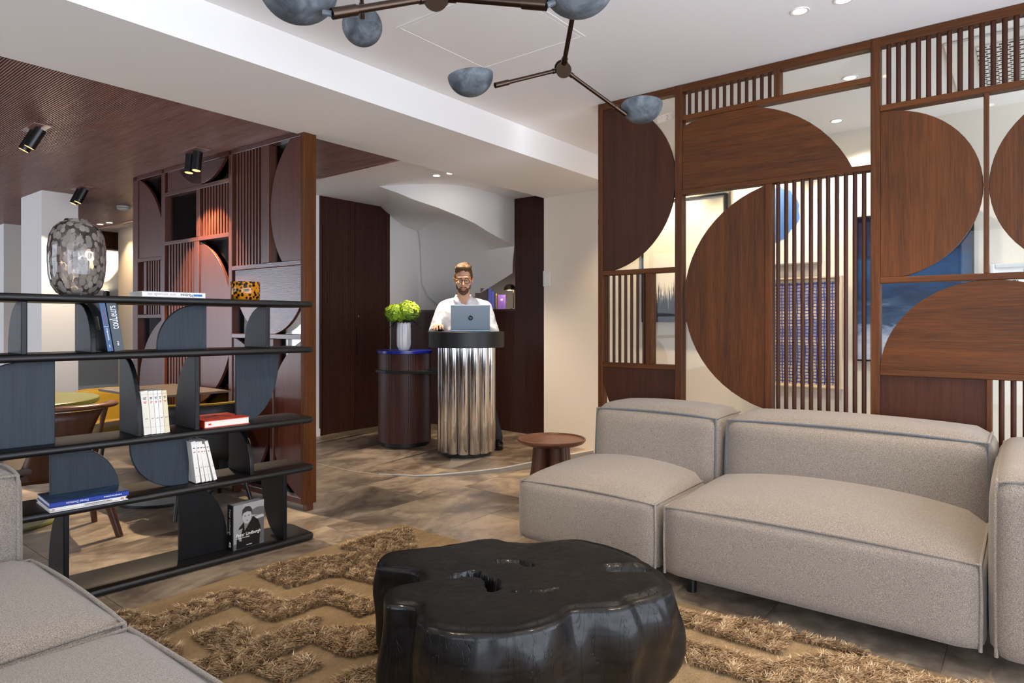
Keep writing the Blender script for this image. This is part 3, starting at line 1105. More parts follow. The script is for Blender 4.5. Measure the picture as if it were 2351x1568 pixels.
for j in range(rows - 1):
    for i in range(nl_):
        i2 = (i + 1) % nl_
        fs.append((1 + j * nl_ + i, 1 + (j + 1) * nl_ + i, 1 + (j + 1) * nl_ + i2, 1 + j * nl_ + i2))
fs.append(tuple(1 + (rows - 1) * nl_ + i for i in range(nl_)))
tag(MB().add(vs, fs).build('stump_table', M['burnt'], smooth='all'), 'low black charred tree-stump coffee table standing on the tan rug', 'coffee table')

# ------------------------------------------------ round side table by the chaise
SX, SY = 3.73, 2.59
t = thing('side_table', 'round walnut side table with raised rim between chaise and white wall', 'side table', (SX, SY, 0))
MB().lathe([(.005, .378), (.20, .378), (.222, .386), (.236, .402), (.236, .414), (.228, .416), (.222, .405), (.005, .402)], (SX, SY), 56).build('tabletop', M['walnut_x'], t, smooth=40)
for i in range(4):
    a = PI / 4 + i * PI / 2 + .3
    ca, sa = math.cos(a), math.sin(a)
    o = MB()
    pr_ = []
    for j in range(7):
        u = j / 6
        z = .38 * (1 - u)
        r_ = .085 + .055 * u ** 2.2
        pr_.append((SX + ca * r_, SY + sa * r_, z))
    o.tube(pr_, [.052 + .012 * (j / 6) for j in range(7)], 14)
    o.build('leg', M['walnut'], t, smooth=50)

# ================================================================== BLACK SHELF
RO = Vector((2.20, 3.12, 0))
rang = R(-4.4)
rk = thing('open_shelf', 'black stained oak open shelf with quarter-round dividers dividing the lounge', 'shelf', tuple(RO), rang, local=True)
LX = -2.02
DP = 0.30
SZ = [.020, .400, .668, 1.060, 1.312]


def shelf_board(zc):
    th = .032
    o = MB()
    prof = []
    # rounded-rectangle plan, half-round edge
    rr = .05
    corners = [(-rr, rr, -90), (-rr, DP - rr, 0), (LX + rr, DP - rr, 90), (LX + rr, rr, 180)]
    rings = []
    for ins, dz in ((.012, -.5), (.004, -.38), (0, -.15), (0, .15), (.004, .38), (.012, .5)):
        ring = []
        for cx, cy, a0 in corners:
            for i in range(9):
                a = R(a0 + 90 * i / 8)
                ring.append((cx + (rr - ins) * math.cos(a), cy + (rr - ins) * math.sin(a), zc + dz * th))
        rings.append(ring)
    n_ = len(rings[0])
    vs = [p for r_ in rings for p in r_]
    fs = [tuple(range(n_ - 1, -1, -1)), tuple((len(rings) - 1) * n_ + i for i in range(n_))]
    for j in range(len(rings) - 1):
        for i in range(n_):
            i2 = (i + 1) % n_
            fs.append((j * n_ + i, j * n_ + i2, (j + 1) * n_ + i2, (j + 1) * n_ + i))
    o.add(vs, fs)
    return o


for zc in SZ:
    shelf_board(zc).build('shelf_board', M['black_oak_x'], rk, smooth=45)


def quarter(a0, a1, z0, z1, corner, n=14):
    """rectangle a0..a1 x z0..z1 with one corner swept off by a quarter ellipse ('tl','tr','bl','br')"""
    pts = []
    fa, fz = (a1 - a0), (z1 - z0)
    rx, rz_ = fa * .78, fz * .92
    P = {'bl': (a0, z0), 'br': (a1, z0), 'tr': (a1, z1), 'tl': (a0, z1)}
    for key in ('bl', 'br', 'tr', 'tl'):
        x, z = P[key]
        if key != corner:
            pts.append((x, z))
        else:
            sx_, sz_ = (1 if 'l' in key else -1), (1 if 'b' in key else -1)
            ex, ez = x + sx_ * rx, z + sz_ * rz_
            arc = []
            for i in range(n + 1):
                th = PI / 2 * i / n
                arc.append((ex - sx_ * rx * math.cos(th), ez - sz_ * rz_ * math.sin(th)))
            # order along the loop (counter-clockwise)
            if key in ('bl', 'tr'):
                pts += arc
            else:
                pts += arc[::-1]
    return pts


gaps = [(SZ[i] + .015, SZ[i + 1] - .015) for i in range(4)]   # rows from the bottom
# panels standing across the shelf: local x, then corner in the (y,z) plane
for x, rowi, corner in ((-1.330, 3, 'tr'), (-1.080, 3, 'tl'), (-.275, 3, 'tr'), (-.895, 2, 'tl'), (-.638, 2, 'tr'), (-.362, 1, 'tl'), (-1.183, 0, 'tr'), (-.178, 0, 'br'), (-1.80, 2, 'tl'), (-1.75, 0, 'tl')):
    z0, z1 = gaps[rowi]
    q = quarter(.02, .275, z0, z1, corner)
    MB().prism(q, x - .011, x + .011, 'x').build('cross_panel', M['black_oak'], rk, bevel=.004)
# panels standing along the shelf: corner in the (x,z) plane
for a0, a1, rowi, corner, yy in ((-.787, -.554, 3, 'tl', .13), (-1.62, -1.206, 2, 'tl', .11), (-.391, -.152, 2, 'br', .15), (-1.215, -.945, 1, 'tr', .15), (-.915, -.653, 1, 'bl', .10), (-.690, -.450, 0, 'tr', .12), (-1.75, -1.5, 3, 'tr', .13)):
    z0, z1 = gaps[rowi]
    MB().prism(quarter(a0, a1, z0, z1, corner), yy - .011, yy + .011, 'y').build('long_panel', M['blue_oak'] if rowi else M['black_oak'], rk, bevel=.003)  # bottom row in black oak, its weaker light put into the colour


# ------------------------------------------------ things on the shelf: shared frame transform
def rw(x, y, z=0.0):
    c, s = math.cos(rang), math.sin(rang)
    return (RO.x + c * x - s * y, RO.y + s * x + c * y, z)


def rthing(name, label, cat, x, y, z, group=None, rz=0.0, tiltx=0.0, tilty=0.0):
    o = thing(name, label, cat, rw(x, y, z), rang + rz, group, local=True)
    if tilty:
        o.rotation_euler = (0, tilty, rang + rz)
    return o


def marks(t_, m_, rects, broken=False, y=-.0018):
    """print too small to read: short printed strokes (x0,x1,z0,z1)"""
    o_ = MB()
    for x0, x1, a0, a1 in rects:
        if not broken:
            o_.box(x0, x1, y, y + .0006, a0, a1)
            continue
        long_x = (x1 - x0) > (a1 - a0)
        n_ = max(2, int(max(x1 - x0, a1 - a0) / .0055))
        for i in range(n_):
            u0, u1 = i / n_, (i + .62) / n_
            if long_x:
                o_.box(x0 + (x1 - x0) * u0, x0 + (x1 - x0) * u1, y, y + .0006, a0, a1)
            else:
                o_.box(x0, x1, y, y + .0006, a0 + (a1 - a0) * u0, a0 + (a1 - a0) * u1)
    return o_.build('print_strokes', m_, t_)


# speckled glass vase
k = NT('smoky_speckled_glass')
vo = k.n('ShaderNodeTexVoronoi', feature='F1')
vo.inputs['Scale'].default_value = 1.0
vo.inputs['Randomness'].default_value = 0.9
k.l(k.coord((46, 46, 30)), vo.inputs['Vector'])
spots = k.ramp(vo.outputs['Distance'], [(0.52, (.86, .86, .86, 1)), (0.62, (.06, .06, .06, 1))])
tone = k.ramp(vo.outputs['Color'], [(0.0, '#6d645d'), (1.0, '#9a9088')])
k.l(tone, k.p.inputs['Base Color'])
k.p.inputs['Roughness'].default_value = 0.08
tr, gl, lw, m1, m2 = k.n('ShaderNodeBsdfTransparent'), k.n('ShaderNodeBsdfGlossy'), k.n('ShaderNodeFresnel'), k.n('ShaderNodeMixShader'), k.n('ShaderNodeMixShader')
tr.inputs['Color'].default_value = (0.86, 0.82, 0.80, 1)
gl.inputs['Roughness'].default_value = 0.03
lw.inputs['IOR'].default_value = 1.7
k.l(lw.outputs[0], m1.inputs[0])
k.l(tr.outputs[0], m1.inputs[1])
k.l(gl.outputs[0], m1.inputs[2])
k.l(spots, m2.inputs[0])
k.l(m1.outputs[0], m2.inputs[1])
k.l(k.p.outputs[0], m2.inputs[2])
k.l(m2.outputs[0], k.t.nodes['Material Output'].inputs[0])
M['speckle'] = k.m
pr_ = [(.005, 0), (.055, 0), (.078, .012), (.098, .045), (.109, .095), (.1125, .16), (.1115, .22), (.104, .27), (.088, .305), (.066, .325), (.050, .333), (.047, .342), (.044, .342), (.044, .333)]
o = MB().lathe(pr_, (0, 0), 64, cap=False).build('glass_vase', M['speckle'], smooth='all')
o.location = rw(-1.112, .15, SZ[4] + .0165)
tag(o, 'large smoky glass vase with taupe speckles on top of the black shelf', 'vase')
k = NT('tortoise_glass')
vo = k.n('ShaderNodeTexVoronoi', feature='F1')
vo.inputs['Scale'].default_value = 1.0
k.l(k.coord((58, 58, 58)), vo.inputs['Vector'])
sp = k.ramp(vo.outputs['Distance'], [(0.42, '#180a04'), (0.52, '#c9820e')])
k.l(sp, k.p.inputs['Base Color'])
k.p.inputs['Roughness'].default_value = 0.06
k.p.inputs['Transmission Weight'].default_value = 0.25
M['tortoise'] = k.m
o = MB().lathe([(.004, 0), (.066, 0), (.0725, .008), (.0735, .05), (.0735, .094), (.0715, .097), (.069, .094), (.068, .012), (.004, .010)], (0, 0), 48).build('glass_bowl', M['tortoise'], smooth=50)
o.location = rw(-.352, .12, SZ[4] + .0165)
tag(o, 'small amber and brown tortoiseshell glass bowl at the right of the shelf top', 'bowl')


def book(t, w_, h_, d_, cover, spine_mat=None, pages='paper', hard=.0025):
    """closed book standing: thickness w_ along x, height h_, depth d_; spine at y=0"""
    MB().box(hard, w_ - hard, .003, d_ - .003, .003, h_ - .003).build('pages', M[pages], t)
    o = MB()
    o.box(0, hard, 0, d_, 0, h_).box(w_ - hard, w_, 0, d_, 0, h_)
    o.build('cover', cover, t)
    MB().box(0, w_, -.001, .0025, 0, h_).build('spine', spine_mat or cover, t, bevel=.0008)


def lay_book(t, L_, D_, T_, cover, spine='front', hard=.003, pages='paper'):
    """closed book lying flat: L_ along x, D_ along y, thickness T_"""
    MB().box(.004, L_ - .004, .004, D_ - .004, hard, T_ - hard).build('pages', M[pages], t)
    c = MB().box(0, L_, 0, D_, 0, hard).box(0, L_, 0, D_, T_ - hard, T_).build('cover', cover, t)
    if spine == 'front':
        s = MB().box(0, L_, 0, .003, 0, T_)
    else:
        s = MB().box(0, .003, 0, D_, 0, T_)
    s.build('spine', cover, t)
    return c


zt = SZ[4] + .0165
t = rthing('book', 'white paperback lying flat on the shelf top between vase and bowl', 'book', -.882, .035, zt, rz=R(-2))
lay_book(t, .283, .21, .027, M['white_cover'], 'front')
text('Matisse', .021, M['ink'], t, (.197, -.0008, .0135), (R(90), R(180), 0), sx=.95)
text('une seconde vie', .019, plain('rose_ink', '#c9a59a', .6), t, (.085, -.0008, .0135), (R(90), R(180), 0))
MB().box(.228, .268, -.0012, 0, .008, .018).build('blue_label', plain('blue_label', '#2d6aa8', .5), t)

z3 = SZ[3] + .0165
navy_c = plain('navy_cover', '#16202c', .35)
teal_c = plain('slate_cover', '#22313b', .35)
blue_c = plain('blue_cover', '#22507c', .4)
t = rthing('book', 'thick slate blue book reading couleurs leaning at the end on the upper shelf', 'book', -.997, .03, z3 + .002, tilty=R(-9))
book(t, .040, .232, .17, teal_c)
text('couLeurs', .046, M['ink_white'], t, (.020, -.0016, .152), (R(90), R(-90), 0), sx=.62)
marks(t, M['ink_white'], [(.017, .023, .025, .046)], True)
t = rthing('book', 'thin bright blue book between a divider and the thick slate book', 'book', -1.024, .03, z3 + .002, tilty=R(-9))
book(t, .023, .226, .19, navy_c, blue_c)
MB().box(.001, .022, -.0018, -.0008, .112, .1135).build('white_line', M['ink_white'], t)
marks(t, M['ink_white'], [(.010, .0145, .05, .105), (.010, .0135, .018, .032)], True)
marks(t, M['ink_red'], [(.0105, .0135, .122, .195)], True)
MB().box(-.0012, -.0002, .05, .10, .10, .16).build('cover_picture', plain('window_print', '#8d8880', .5), t)

# five cream paperbacks upright on the third shelf
z2 = SZ[2] + .0165
names = ['thickest cream paperback, first from the divider on the third shelf', 'second cream paperback from the divider on the third shelf', 'middle white one of the five paperbacks on the third shelf', 'fourth cream paperback on the third shelf, next to the yellowed one', 'yellowed last paperback of the five on the third shelf']
x = -.873
cols = ['#ebe4d4', '#ece6d8', '#f0eeea', '#ece6da', '#e4d7b4']
for i, (wd_, ht_) in enumerate(((.030, .205), (.021, .204), (.018, .204), (.018, .204), (.021, .203))):
    t = rthing('paperback', names[i], 'book', x, .035, z2 + .001, 'cream paperbacks on the third shelf', tilty=R(-4.5))
    mc = plain('paperback_cover_%d' % i, cols[i], .6)
    book(t, wd_, ht_, .14, mc, mc, hard=.0008)
    marks(t, M['ink'], [(wd_ * .25, wd_ * .75, .172, .175), (wd_ * .3, wd_ * .7, .166, .169)])
    marks(t, M['ink_red'], [(wd_ * .3, wd_ * .72, .152, .155), (wd_ * .35, wd_ * .65, .147, .1495)])
    text('nrf', .0085, M['ink'], t, (wd_ / 2, -.0016, .075), (R(90), 0, 0))
    MB().box(.001, wd_ - .001, -.0016, -.0008, .034, .0346).box(.001, wd_ - .001, -.0016, -.0008, .188, .1886).build('rule', M['ink_grey'], t)
    x += wd_ + .0012
# five leaning paperbacks on the second shelf
z1 = SZ[1] + .0165
names = ['first leaning white paperback beside the blue divider on the second shelf', 'second leaning white paperback on the second shelf', 'third leaning white paperback on the second shelf', 'thinnest short leaning paperback on the second shelf', 'last leaning white paperback on the open side of the second shelf']
x = -.640
for i, (wd_, ht_, tl, dx_) in enumerate(((.022, .208, -7, .029), (.016, .206, -9, .020), (.016, .206, -10.5, .018), (.011, .192, -11.5, .020), (.016, .206, -13, .02))):
    t = rthing('paperback', names[i], 'book', x, .035, z1 + .004, 'white paperbacks leaning on the second shelf', tilty=R(tl))
    mc = plain('leaning_cover_%d' % i, '#e9e6df', .6)
    book(t, wd_, ht_, .14, mc, mc, hard=.0008)
    marks(t, M['ink'], [(wd_ * .25, wd_ * .75, .172, .176)])
    marks(t, M['ink_red'], [(wd_ * .3, wd_ * .7, .152, .156)])
    text('nrf', .0065, M['ink'], t, (wd_ / 2, -.0016, .075), (R(90), 0, 0))
    MB().box(.001, wd_ - .001, -.0016, -.0008, .034, .0346).build('rule', M['ink_grey'], t)
    x += dx_
# red art book
red_c = plain('red_cover', '#d23a12', .35)
t = rthing('art_book', 'thick bright red art book lying flat on the third shelf', 'book', -.600, .035, z2, rz=R(2))
lay_book(t, .235, .25, .036, red_c, 'side')
bl = plain('cover_blot', '#8a3a24', .4)
for cx, cy, rx, ry in ((.10, .17, .045, .028), (.145, .15, .04, .022), (.07, .12, .03, .018), (.16, .10, .025, .016), (.09, .075, .022, .012)):
    MB().lathe([(1.0, .0362), (1.0, .0366)], (0, 0), 20, sq=(rx, ry)).add([], []).build('printed_blot', bl, t).location = (cx, cy, 0)
MB().box(.02, .034, -.0008, .0, .014, .022).build('ribbon_tab', red_c, t)
# blue book on a white one
t = rthing('art_book', 'flat white art book under the blue one on the second shelf', 'book', -1.252, -.012, z1, rz=R(-.5))
lay_book(t, .292, .225, .015, M['white_cover'], 'front')
marks(t, M['ink_grey'], [(.13, .235, .0055, .0095)], True, -.001)
marks(t, M['ink_red'], [(.268, .280, .005, .010)], True, -.001)
MB().lathe([(.005, 0), (.005, .0006)], (0, 0), 14).build('pink_mark', plain('pink_mark', '#c22a62', .5), t).location = (.015, -.001, .0075)
t.children[-1].rotation_euler = (R(90), 0, 0)
k = NT('rippled_blue_print')
a = k.noise(k.coord((14, 60, 1), rot=(0, 0, R(25))), 1.0, 4, .6, .6)
k.l(k.ramp(a, [(0.35, '#0b1524'), (0.5, '#15395f'), (0.62, '#2a5f86'), (0.75, '#5f8f9a')]), k.p.inputs['Base Color'])
k.p.inputs['Roughness'].default_value = 0.3
t = rthing('art_book', 'royal blue art book with rippled water cover on the second shelf', 'book', -1.250, -.010, z1 + .0155, rz=R(-1))
lay_book(t, .297, .225, .022, plain('royal_blue', '#1d3f9e', .35), 'front')
MB().box(.002, .295, .012, .223, .0221, .0226).build('cover_print', k.m, t)
text('Daniel Dezeuze', .013, M['ink_white'], t, (.10, -.0008, .011), (R(90), R(180), 0))
marks(t, M['ink_white'], [(.20, .27, .009, .013)], True, -.001)

# photo book with a monochrome portrait
z0 = SZ[0] + .0165
t = rthing('photo_book', 'black and white photo book with a portrait cover standing on the bottom shelf', 'book', -.452, .045, z0, rz=R(6))
W_, H_ = .178, .232
MB().box(.006, W_ - .004, .008, .046, .003, H_ - .003).build('pages', plain('grey_page_edge', '#a9a9a6', .7), t)
MB().box(0, W_, .004, .007, 0, H_).box(0, W_, .047, .050, 0, H_).build('cover', plain('cover_mid_grey', '#5d5d5d', .35), t)
MB().box(-.002, .004, .004, .050, 0, H_).build('spine', M['black'], t)


def pgrey(n_, h_):
    return plain(n_, h_, .35)


def flat(name, pts, d_, m_):
    return MB().prism(pts, .004 - d_, .004 - d_ + .0003, 'y').build(name, m_, t)


flat('print_pale_wall', [(.004, .03), (.060, .03), (.060, H_ - .002), (.004, H_ - .002)], .0004, pgrey('print_pale', '#8f8f8f'))
flat('print_sky', [(.060, .155), (W_, .155), (W_, H_ - .002), (.060, H_ - .002)], .0004, pgrey('print_sky', '#9a9a9a'))
flat('print_trees', [(.105, .165), (W_, .150), (W_, .195), (.14, .20), (.11, .19)], .0007, pgrey('print_trees', '#5f5f5f'))
flat('print_boat', [(.115, .135), (W_, .14), (W_, .158), (.12, .15)], .0007, pgrey('print_light', '#b5b5b5'))
flat('print_coat', [(.02, .002), (.022, .06), (.035, .11), (.06, .135), (.09, .12), (.115, .155), (.145, .13), (.158, .09), (.15, .002)], .0010, pgrey('print_coat', '#141414'))
flat('print_neck', [(.066, .09), (.078, .105), (.10, .14), (.062, .14)], .0013, pgrey('print_skin_shade', '#757575'))
flat('print_face', [(.079 + .026 * math.cos(2 * PI * i / 24), .160 + .036 * math.sin(2 * PI * i / 24)) for i in range(24)], .0016, pgrey('print_skin', '#a6a6a6'))
flat('print_hair', [(.050, .168), (.054, .20), (.070, .215), (.095, .212), (.108, .195), (.107, .165), (.102, .182), (.08, .188), (.058, .182)], .0019, pgrey('print_hair', '#2b2b2b'))
flat('print_eyes', [(.064, .164), (.073, .164), (.073, .1675), (.064, .1675)], .0019, pgrey('print_dark', '#262626'))
flat('print_eyes', [(.085, .164), (.095, .164), (.095, .1675), (.085, .1675)], .0019, pgrey('print_dark', '#262626'))
flat('print_mouth', [(.072, .140), (.088, .140), (.080, .144)], .0019, pgrey('print_dark', '#3a3a3a'))
flat('print_hand', [(.022, .07), (.03, .10), (.055, .105), (.045, .07), (.05, .04), (.038, .04)], .0013, pgrey('print_skin2', '#8f8f8f'))
text('Peter Lindbergh', .0235, M['ink_white'], t, (.088, .0015, .072), (R(90), 0, 0), sx=.92)
text('On Fashion Photography', .0075, M['ink_white'], t, (.055, .0015, .057), (R(90), 0, 0))
text('TASCHEN', .0075, M['ink_white'], t, (.09, .0015, .014), (R(90), 0, 0))
text('Peter Lindbergh', .023, pgrey('print_grey', '#9a9a9a'), t, (-.0025, .027, .145), (R(90), R(90), R(-90)), sx=.9)
text('40', .028, M['ink_white'], t, (-.0025, .027, .03), (R(90), R(90), R(-90)))

# ================================================================== RECEPTION
PF = 0.047
PX, PY = 4.37, 3.96
t = thing('reception_podium', 'round reception desk of polished steel tubes with thick black drum top', 'desk', (PX, PY, PF))
MB().lathe([(.21, PF), (.21, PF + .03)], (PX, PY), 40).build('plinth', M['black'], t, smooth=40)
MB().lathe([(.20, PF + .03), (.20, 1.0)], (PX, PY), 40).build('core', M['black'], t, smooth=40)
for i in range(14):
    a = 2 * PI * (i + .35) / 14
    c = (PX + .213 * math.cos(a), PY + .213 * math.sin(a))
    MB().lathe([(.0, PF + .03), (.046, PF + .03), (.049, PF + .034), (.049, .998), (.0, .998)], c, 28, cap=False).build('steel_tube', M['chrome'], t, smooth=50)
MB().lathe([(.0, .998), (.338, .998), (.34, 1.000), (.34, 1.133), (.336, 1.137), (.0, 1.137)], (PX, PY), 72, cap=False).build('drum_top', M['black'], t, smooth=40)

CX, CY = 4.335, 4.735
t = thing('reception_cabinet', 'dark fluted cylindrical cabinet with ultramarine top beside the steel podium', 'cabinet', (CX, CY, PF))
MB().lathe([(.22, PF), (.22, PF + .04)], (CX, CY), 40).build('plinth', M['black'], t, smooth=40)
n_ = 96
o = MB()
vs, fs = [], []
for z in (PF + .04, .925):
    for i in range(n_ * 4):
        a = 2 * PI * i / (n_ * 4)
        r_ = .252 if i % 4 in (0, 1) else .245
        vs.append((CX + r_ * math.cos(a), CY + r_ * math.sin(a), z))
m = n_ * 4
fs = [(i, (i + 1) % m, m + (i + 1) % m, m + i) for i in range(m)] + [tuple(range(m, 2 * m))]
o.add(vs, fs).build('fluted_body', M['fluted'], t)
MB().lathe([(.0, .925), (.262, .925), (.265, .928), (.265, .950), (.262, .953), (.0, .953)], (CX, CY), 64, cap=False).build('blue_top', M['blue_top'], t, smooth=40)
# black half-round side shelf reaching to the podium
ax, ay = CX, CY
bx, by = 4.40, 4.25
d = Vector((bx - ax, by - ay)).normalized()
nr = Vector((-d.y, d.x))
poly = []
for i in range(17):
    th = PI / 2 + PI * i / 16
    p = Vector((ax, ay)) + (d * math.cos(th) + nr * math.sin(th)) * .275
    poly.append((p.x, p.y))
for i in range(17):
    th = -PI / 2 + PI * i / 16
    p = Vector((bx, by)) + (d * math.cos(th) + nr * math.sin(th)) * .14
    poly.append((p.x, p.y))
MB().prism(poly, .745, .772).build('side_shelf', M['black'], t, bevel=.004)

# fluted white vase with green hydrangeas
VX, VY = 4.20, 4.60
t = thing('flower_vase', 'white ribbed vase of lime green hydrangeas on the blue cabinet top', 'flowers', (VX, VY, .953))
vs, fs = [], []
prof = [(.034, .0), (.048, .012), (.060, .04), (.064, .07), (.064, .20), (.061, .235), (.064, .262), (.058, .262), (.054, .23)]
n_ = 12
for r_, z in prof:
    for i in range(n_ * 6):
        a = 2 * PI * i / (n_ * 6)
        rr = r_ * (1 + .085 * (abs(math.sin(n_ * a / 2)) - .6))
        vs.append((VX + rr * math.cos(a), VY + rr * math.sin(a), .953 + z + (.006 * math.cos(n_ * a) if z > .25 else 0)))
m = n_ * 6
for j in range(len(prof) - 1):
    fs += [(j * m + i, j * m + (i + 1) % m, (j + 1) * m + (i + 1) % m, (j + 1) * m + i) for i in range(m)]
fs.append(tuple(range(m)))
MB().add(vs, fs).build('vase', plain('white_porcelain', '#dcdde4', .25, coat=.3), t, smooth='all')
k = NT('hydrangea_petal')
oi = k.n('ShaderNodeAttribute', attribute_name='tone')
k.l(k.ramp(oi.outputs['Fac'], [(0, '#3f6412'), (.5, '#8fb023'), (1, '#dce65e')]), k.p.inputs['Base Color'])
k.p.inputs['Roughness'].default_value = .6
M['petal'] = k.m


def flower_head(c, r_, n_f):
    o = MB()
    tone = []
    c = Vector(c)
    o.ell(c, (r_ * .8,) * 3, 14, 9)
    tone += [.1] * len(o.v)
    for i in range(n_f):
        u = 1 - 2 * (i + .5) / n_f
        a = i * 2.39996 + random.uniform(-.2, .2)
        s_ = math.sqrt(1 - u * u)
        d_ = Vector((s_ * math.cos(a), s_ * math.sin(a), u))
        if d_.z < -.75:
            continue
        p = c + d_ * r_ * random.uniform(.9, 1.06)
        p.z = c.z + (p.z - c.z) * .88
        x_ = d_.cross(Vector((0, 0, 1)))
        x_ = x_.normalized() if x_.length > .01 else Vector((1, 0, 0))
        y_ = d_.cross(x_)
        ph_ = random.uniform(0, 1.5)
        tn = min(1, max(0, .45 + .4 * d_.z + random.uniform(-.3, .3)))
        for q in range(4):
            al = ph_ + q * PI / 2
            e1 = x_ * math.cos(al) + y_ * math.sin(al)
            e2 = -x_ * math.sin(al) + y_ * math.cos(al)
            L_ = .025 * random.uniform(.85, 1.2)
            pts_ = [p, p + e1 * L_ * .55 + e2 * L_ * .48 + d_ * .002, p + e1 * L_ * 1.05 + d_ * .006 * random.uniform(-.6, 1), p + e1 * L_ * .55 - e2 * L_ * .48 + d_ * .002]
            o.add(pts_, [(0, 1, 2, 3)])
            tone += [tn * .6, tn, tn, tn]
    return o, tone


M['leaf'] = plain('leaf_green', '#24331a', .45)
for c, r_ in (((4.155, 4.660, 1.305), .098), ((4.235, 4.575, 1.325), .108)):
    o, tone = flower_head(c, r_, 170)
    me_v = len(o.v)
    me = bpy.data.meshes.new('flower_head')
    me.from_pydata([tuple(Vector(p) - t.location) for p in o.v], [], o.f)
    at = me.attributes.new('tone', 'FLOAT', 'POINT')
    at.data.foreach_set('value', tone)
    me.materials.append(M['petal'])
    ob = bpy.data.objects.new('flower_head', me)
    COL.objects.link(ob)
    ob.parent = t
    st = MB().tube([(VX, VY, 1.15), tuple(Vector(c).lerp(Vector((VX, VY, 1.2)), .4)), c], .005, 8)
    st.build('stem', M['leaf'], t, smooth=60)
for a, L_, dz in ((2.4, .13, -.05), (-.6, .15, .05), (3.4, .10, -.08), (0.2, .12, -.07), (1.6, .11, -.02)):
    o = MB()
    p0 = Vector((VX, VY, 1.225))
    d_ = Vector((math.cos(a - .9), math.sin(a - .9), 0))
    e_ = Vector((-d_.y, d_.x, 0))
    L3 = []
    for i in range(7):
        u = i / 6
        w_ = .035 * math.sin(PI * min(1, u * .9 + .08)) * (1 - u * .3)
        c_ = p0 + d_ * (.04 + L_ * u) + Vector((0, 0, dz * u + .03 * math.sin(PI * u)))
        L3 += [c_ + e_ * w_ + Vector((0, 0, .008)), c_, c_ - e_ * w_ + Vector((0, 0, .008))]
    o.add(L3, [(i * 3 + j, i * 3 + j + 1, i * 3 + j + 4, i * 3 + j + 3) for i in range(6) for j in range(2)])
    o.build('leaf', M['leaf'], t, smooth='all')

# man and laptop share a frame: origin under him, -y towards the lounge
MO = Vector((4.59, 4.20, PF))
mrot = R(-47.6)


def mw(x, y, z=0.0):
    c, s = math.cos(mrot), math.sin(mrot)
    return (MO.x + c * x - s * y, MO.y + s * x + c * y, MO.z + z)


DZ = 1.137 - PF      # desk top in his frame
t = thing('laptop', 'silver laptop open on the black podium in front of the man', 'laptop', mw(.062, -.40, DZ + .0005), mrot, local=True)
LW, LD, LH = .345, .235, .228
MB().box(-LW / 2, LW / 2, 0, LD, 0, .014).build('base', M['alu'], t, bevel=.004)
MB().box(-LW / 2 + .02, LW / 2 - .02, .02, .13, .0142, .0152).build('keyboard', M['black'], t)
lid = MB()
tl = R(-13)
def lp_(x, d_, h_):
    return (x, math.sin(tl) * h_ + math.cos(tl) * d_, .012 + math.cos(tl) * h_ - math.sin(tl) * d_)
vs = [lp_(x, d_, h_) for d_ in (-.004, .004) for x, h_ in ((-LW / 2, 0), (LW / 2, 0), (LW / 2, LH), (-LW / 2, LH))]
lid.add(vs, [(0, 1, 2, 3), (7, 6, 5, 4), (0, 4, 5, 1), (1, 5, 6, 2), (2, 6, 7, 3), (3, 7, 4, 0)])
lo = lid.build('lid', M['alu'], t, bevel=.003)
MB().add([lp_(x, .0045, h_) for x, h_ in ((-LW / 2 + .008, .012), (LW / 2 - .008, .012), (LW / 2 - .008, LH - .01), (-LW / 2 + .008, LH - .01))], [(0, 1, 2, 3)]).build('screen', plain('screen_glow', '#20262c', .3, emit=(.8, .9, 1), estr=.8), lo)
cc = lp_(0, -.0046, .112)
o = MB().lathe([(.0, 0), (.022, 0), (.022, .0006), (.0, .0006)], (0, 0), 32, cap=False).build('logo_disc', plain('logo_dark', '#2a3138', .3, .5), lo)
o.location, o.rotation_euler = cc, (R(90) - tl, 0, 0)
text('hp', .034, M['alu'], lo, lp_(-.001, -.0056, .116), (R(90) - tl, 0, 0), 'logo_letters', sx=.9)

# ------------------------------------------------ the man
man = thing('person', 'bespectacled bearded man in a white shirt standing at the podium using a laptop', 'person', tuple(MO), mrot, local=True)


def capsule(o, a, b, ra, rb_, n=12, steps=6):
    a, b = Vector(a), Vector(b)
    o.tube([a.lerp(b, i / steps) for i in range(steps + 1)], [ra + (rb_ - ra) * i / steps for i in range(steps + 1)], n)
    o.ell(a, (ra,) * 3, 12, 8)
    o.ell(b, (rb_,) * 3, 12, 8)


def chain(o, pts, rads):
    for i in range(len(pts) - 1):
        capsule(o, pts[i], pts[i + 1], rads[i], rads[i + 1])


def remesh(ob, vox, smooth_it=4):
    m_ = ob.modifiers.new('union', 'REMESH')
    m_.mode, m_.voxel_size, m_.use_smooth_shade = 'VOXEL', vox, True
    if smooth_it:
        s_ = ob.modifiers.new('soften', 'SMOOTH')
        s_.iterations, s_.factor = smooth_it, .5
    return ob


HC = Vector((0.0, -.17, 1.572))     # head centre
tiltm = Matrix.Rotation(R(14), 3, 'X')


def hd(x, y, z):
    """point of the head, nodding down towards the screen"""
    return HC + tiltm @ Vector((x, y, z))


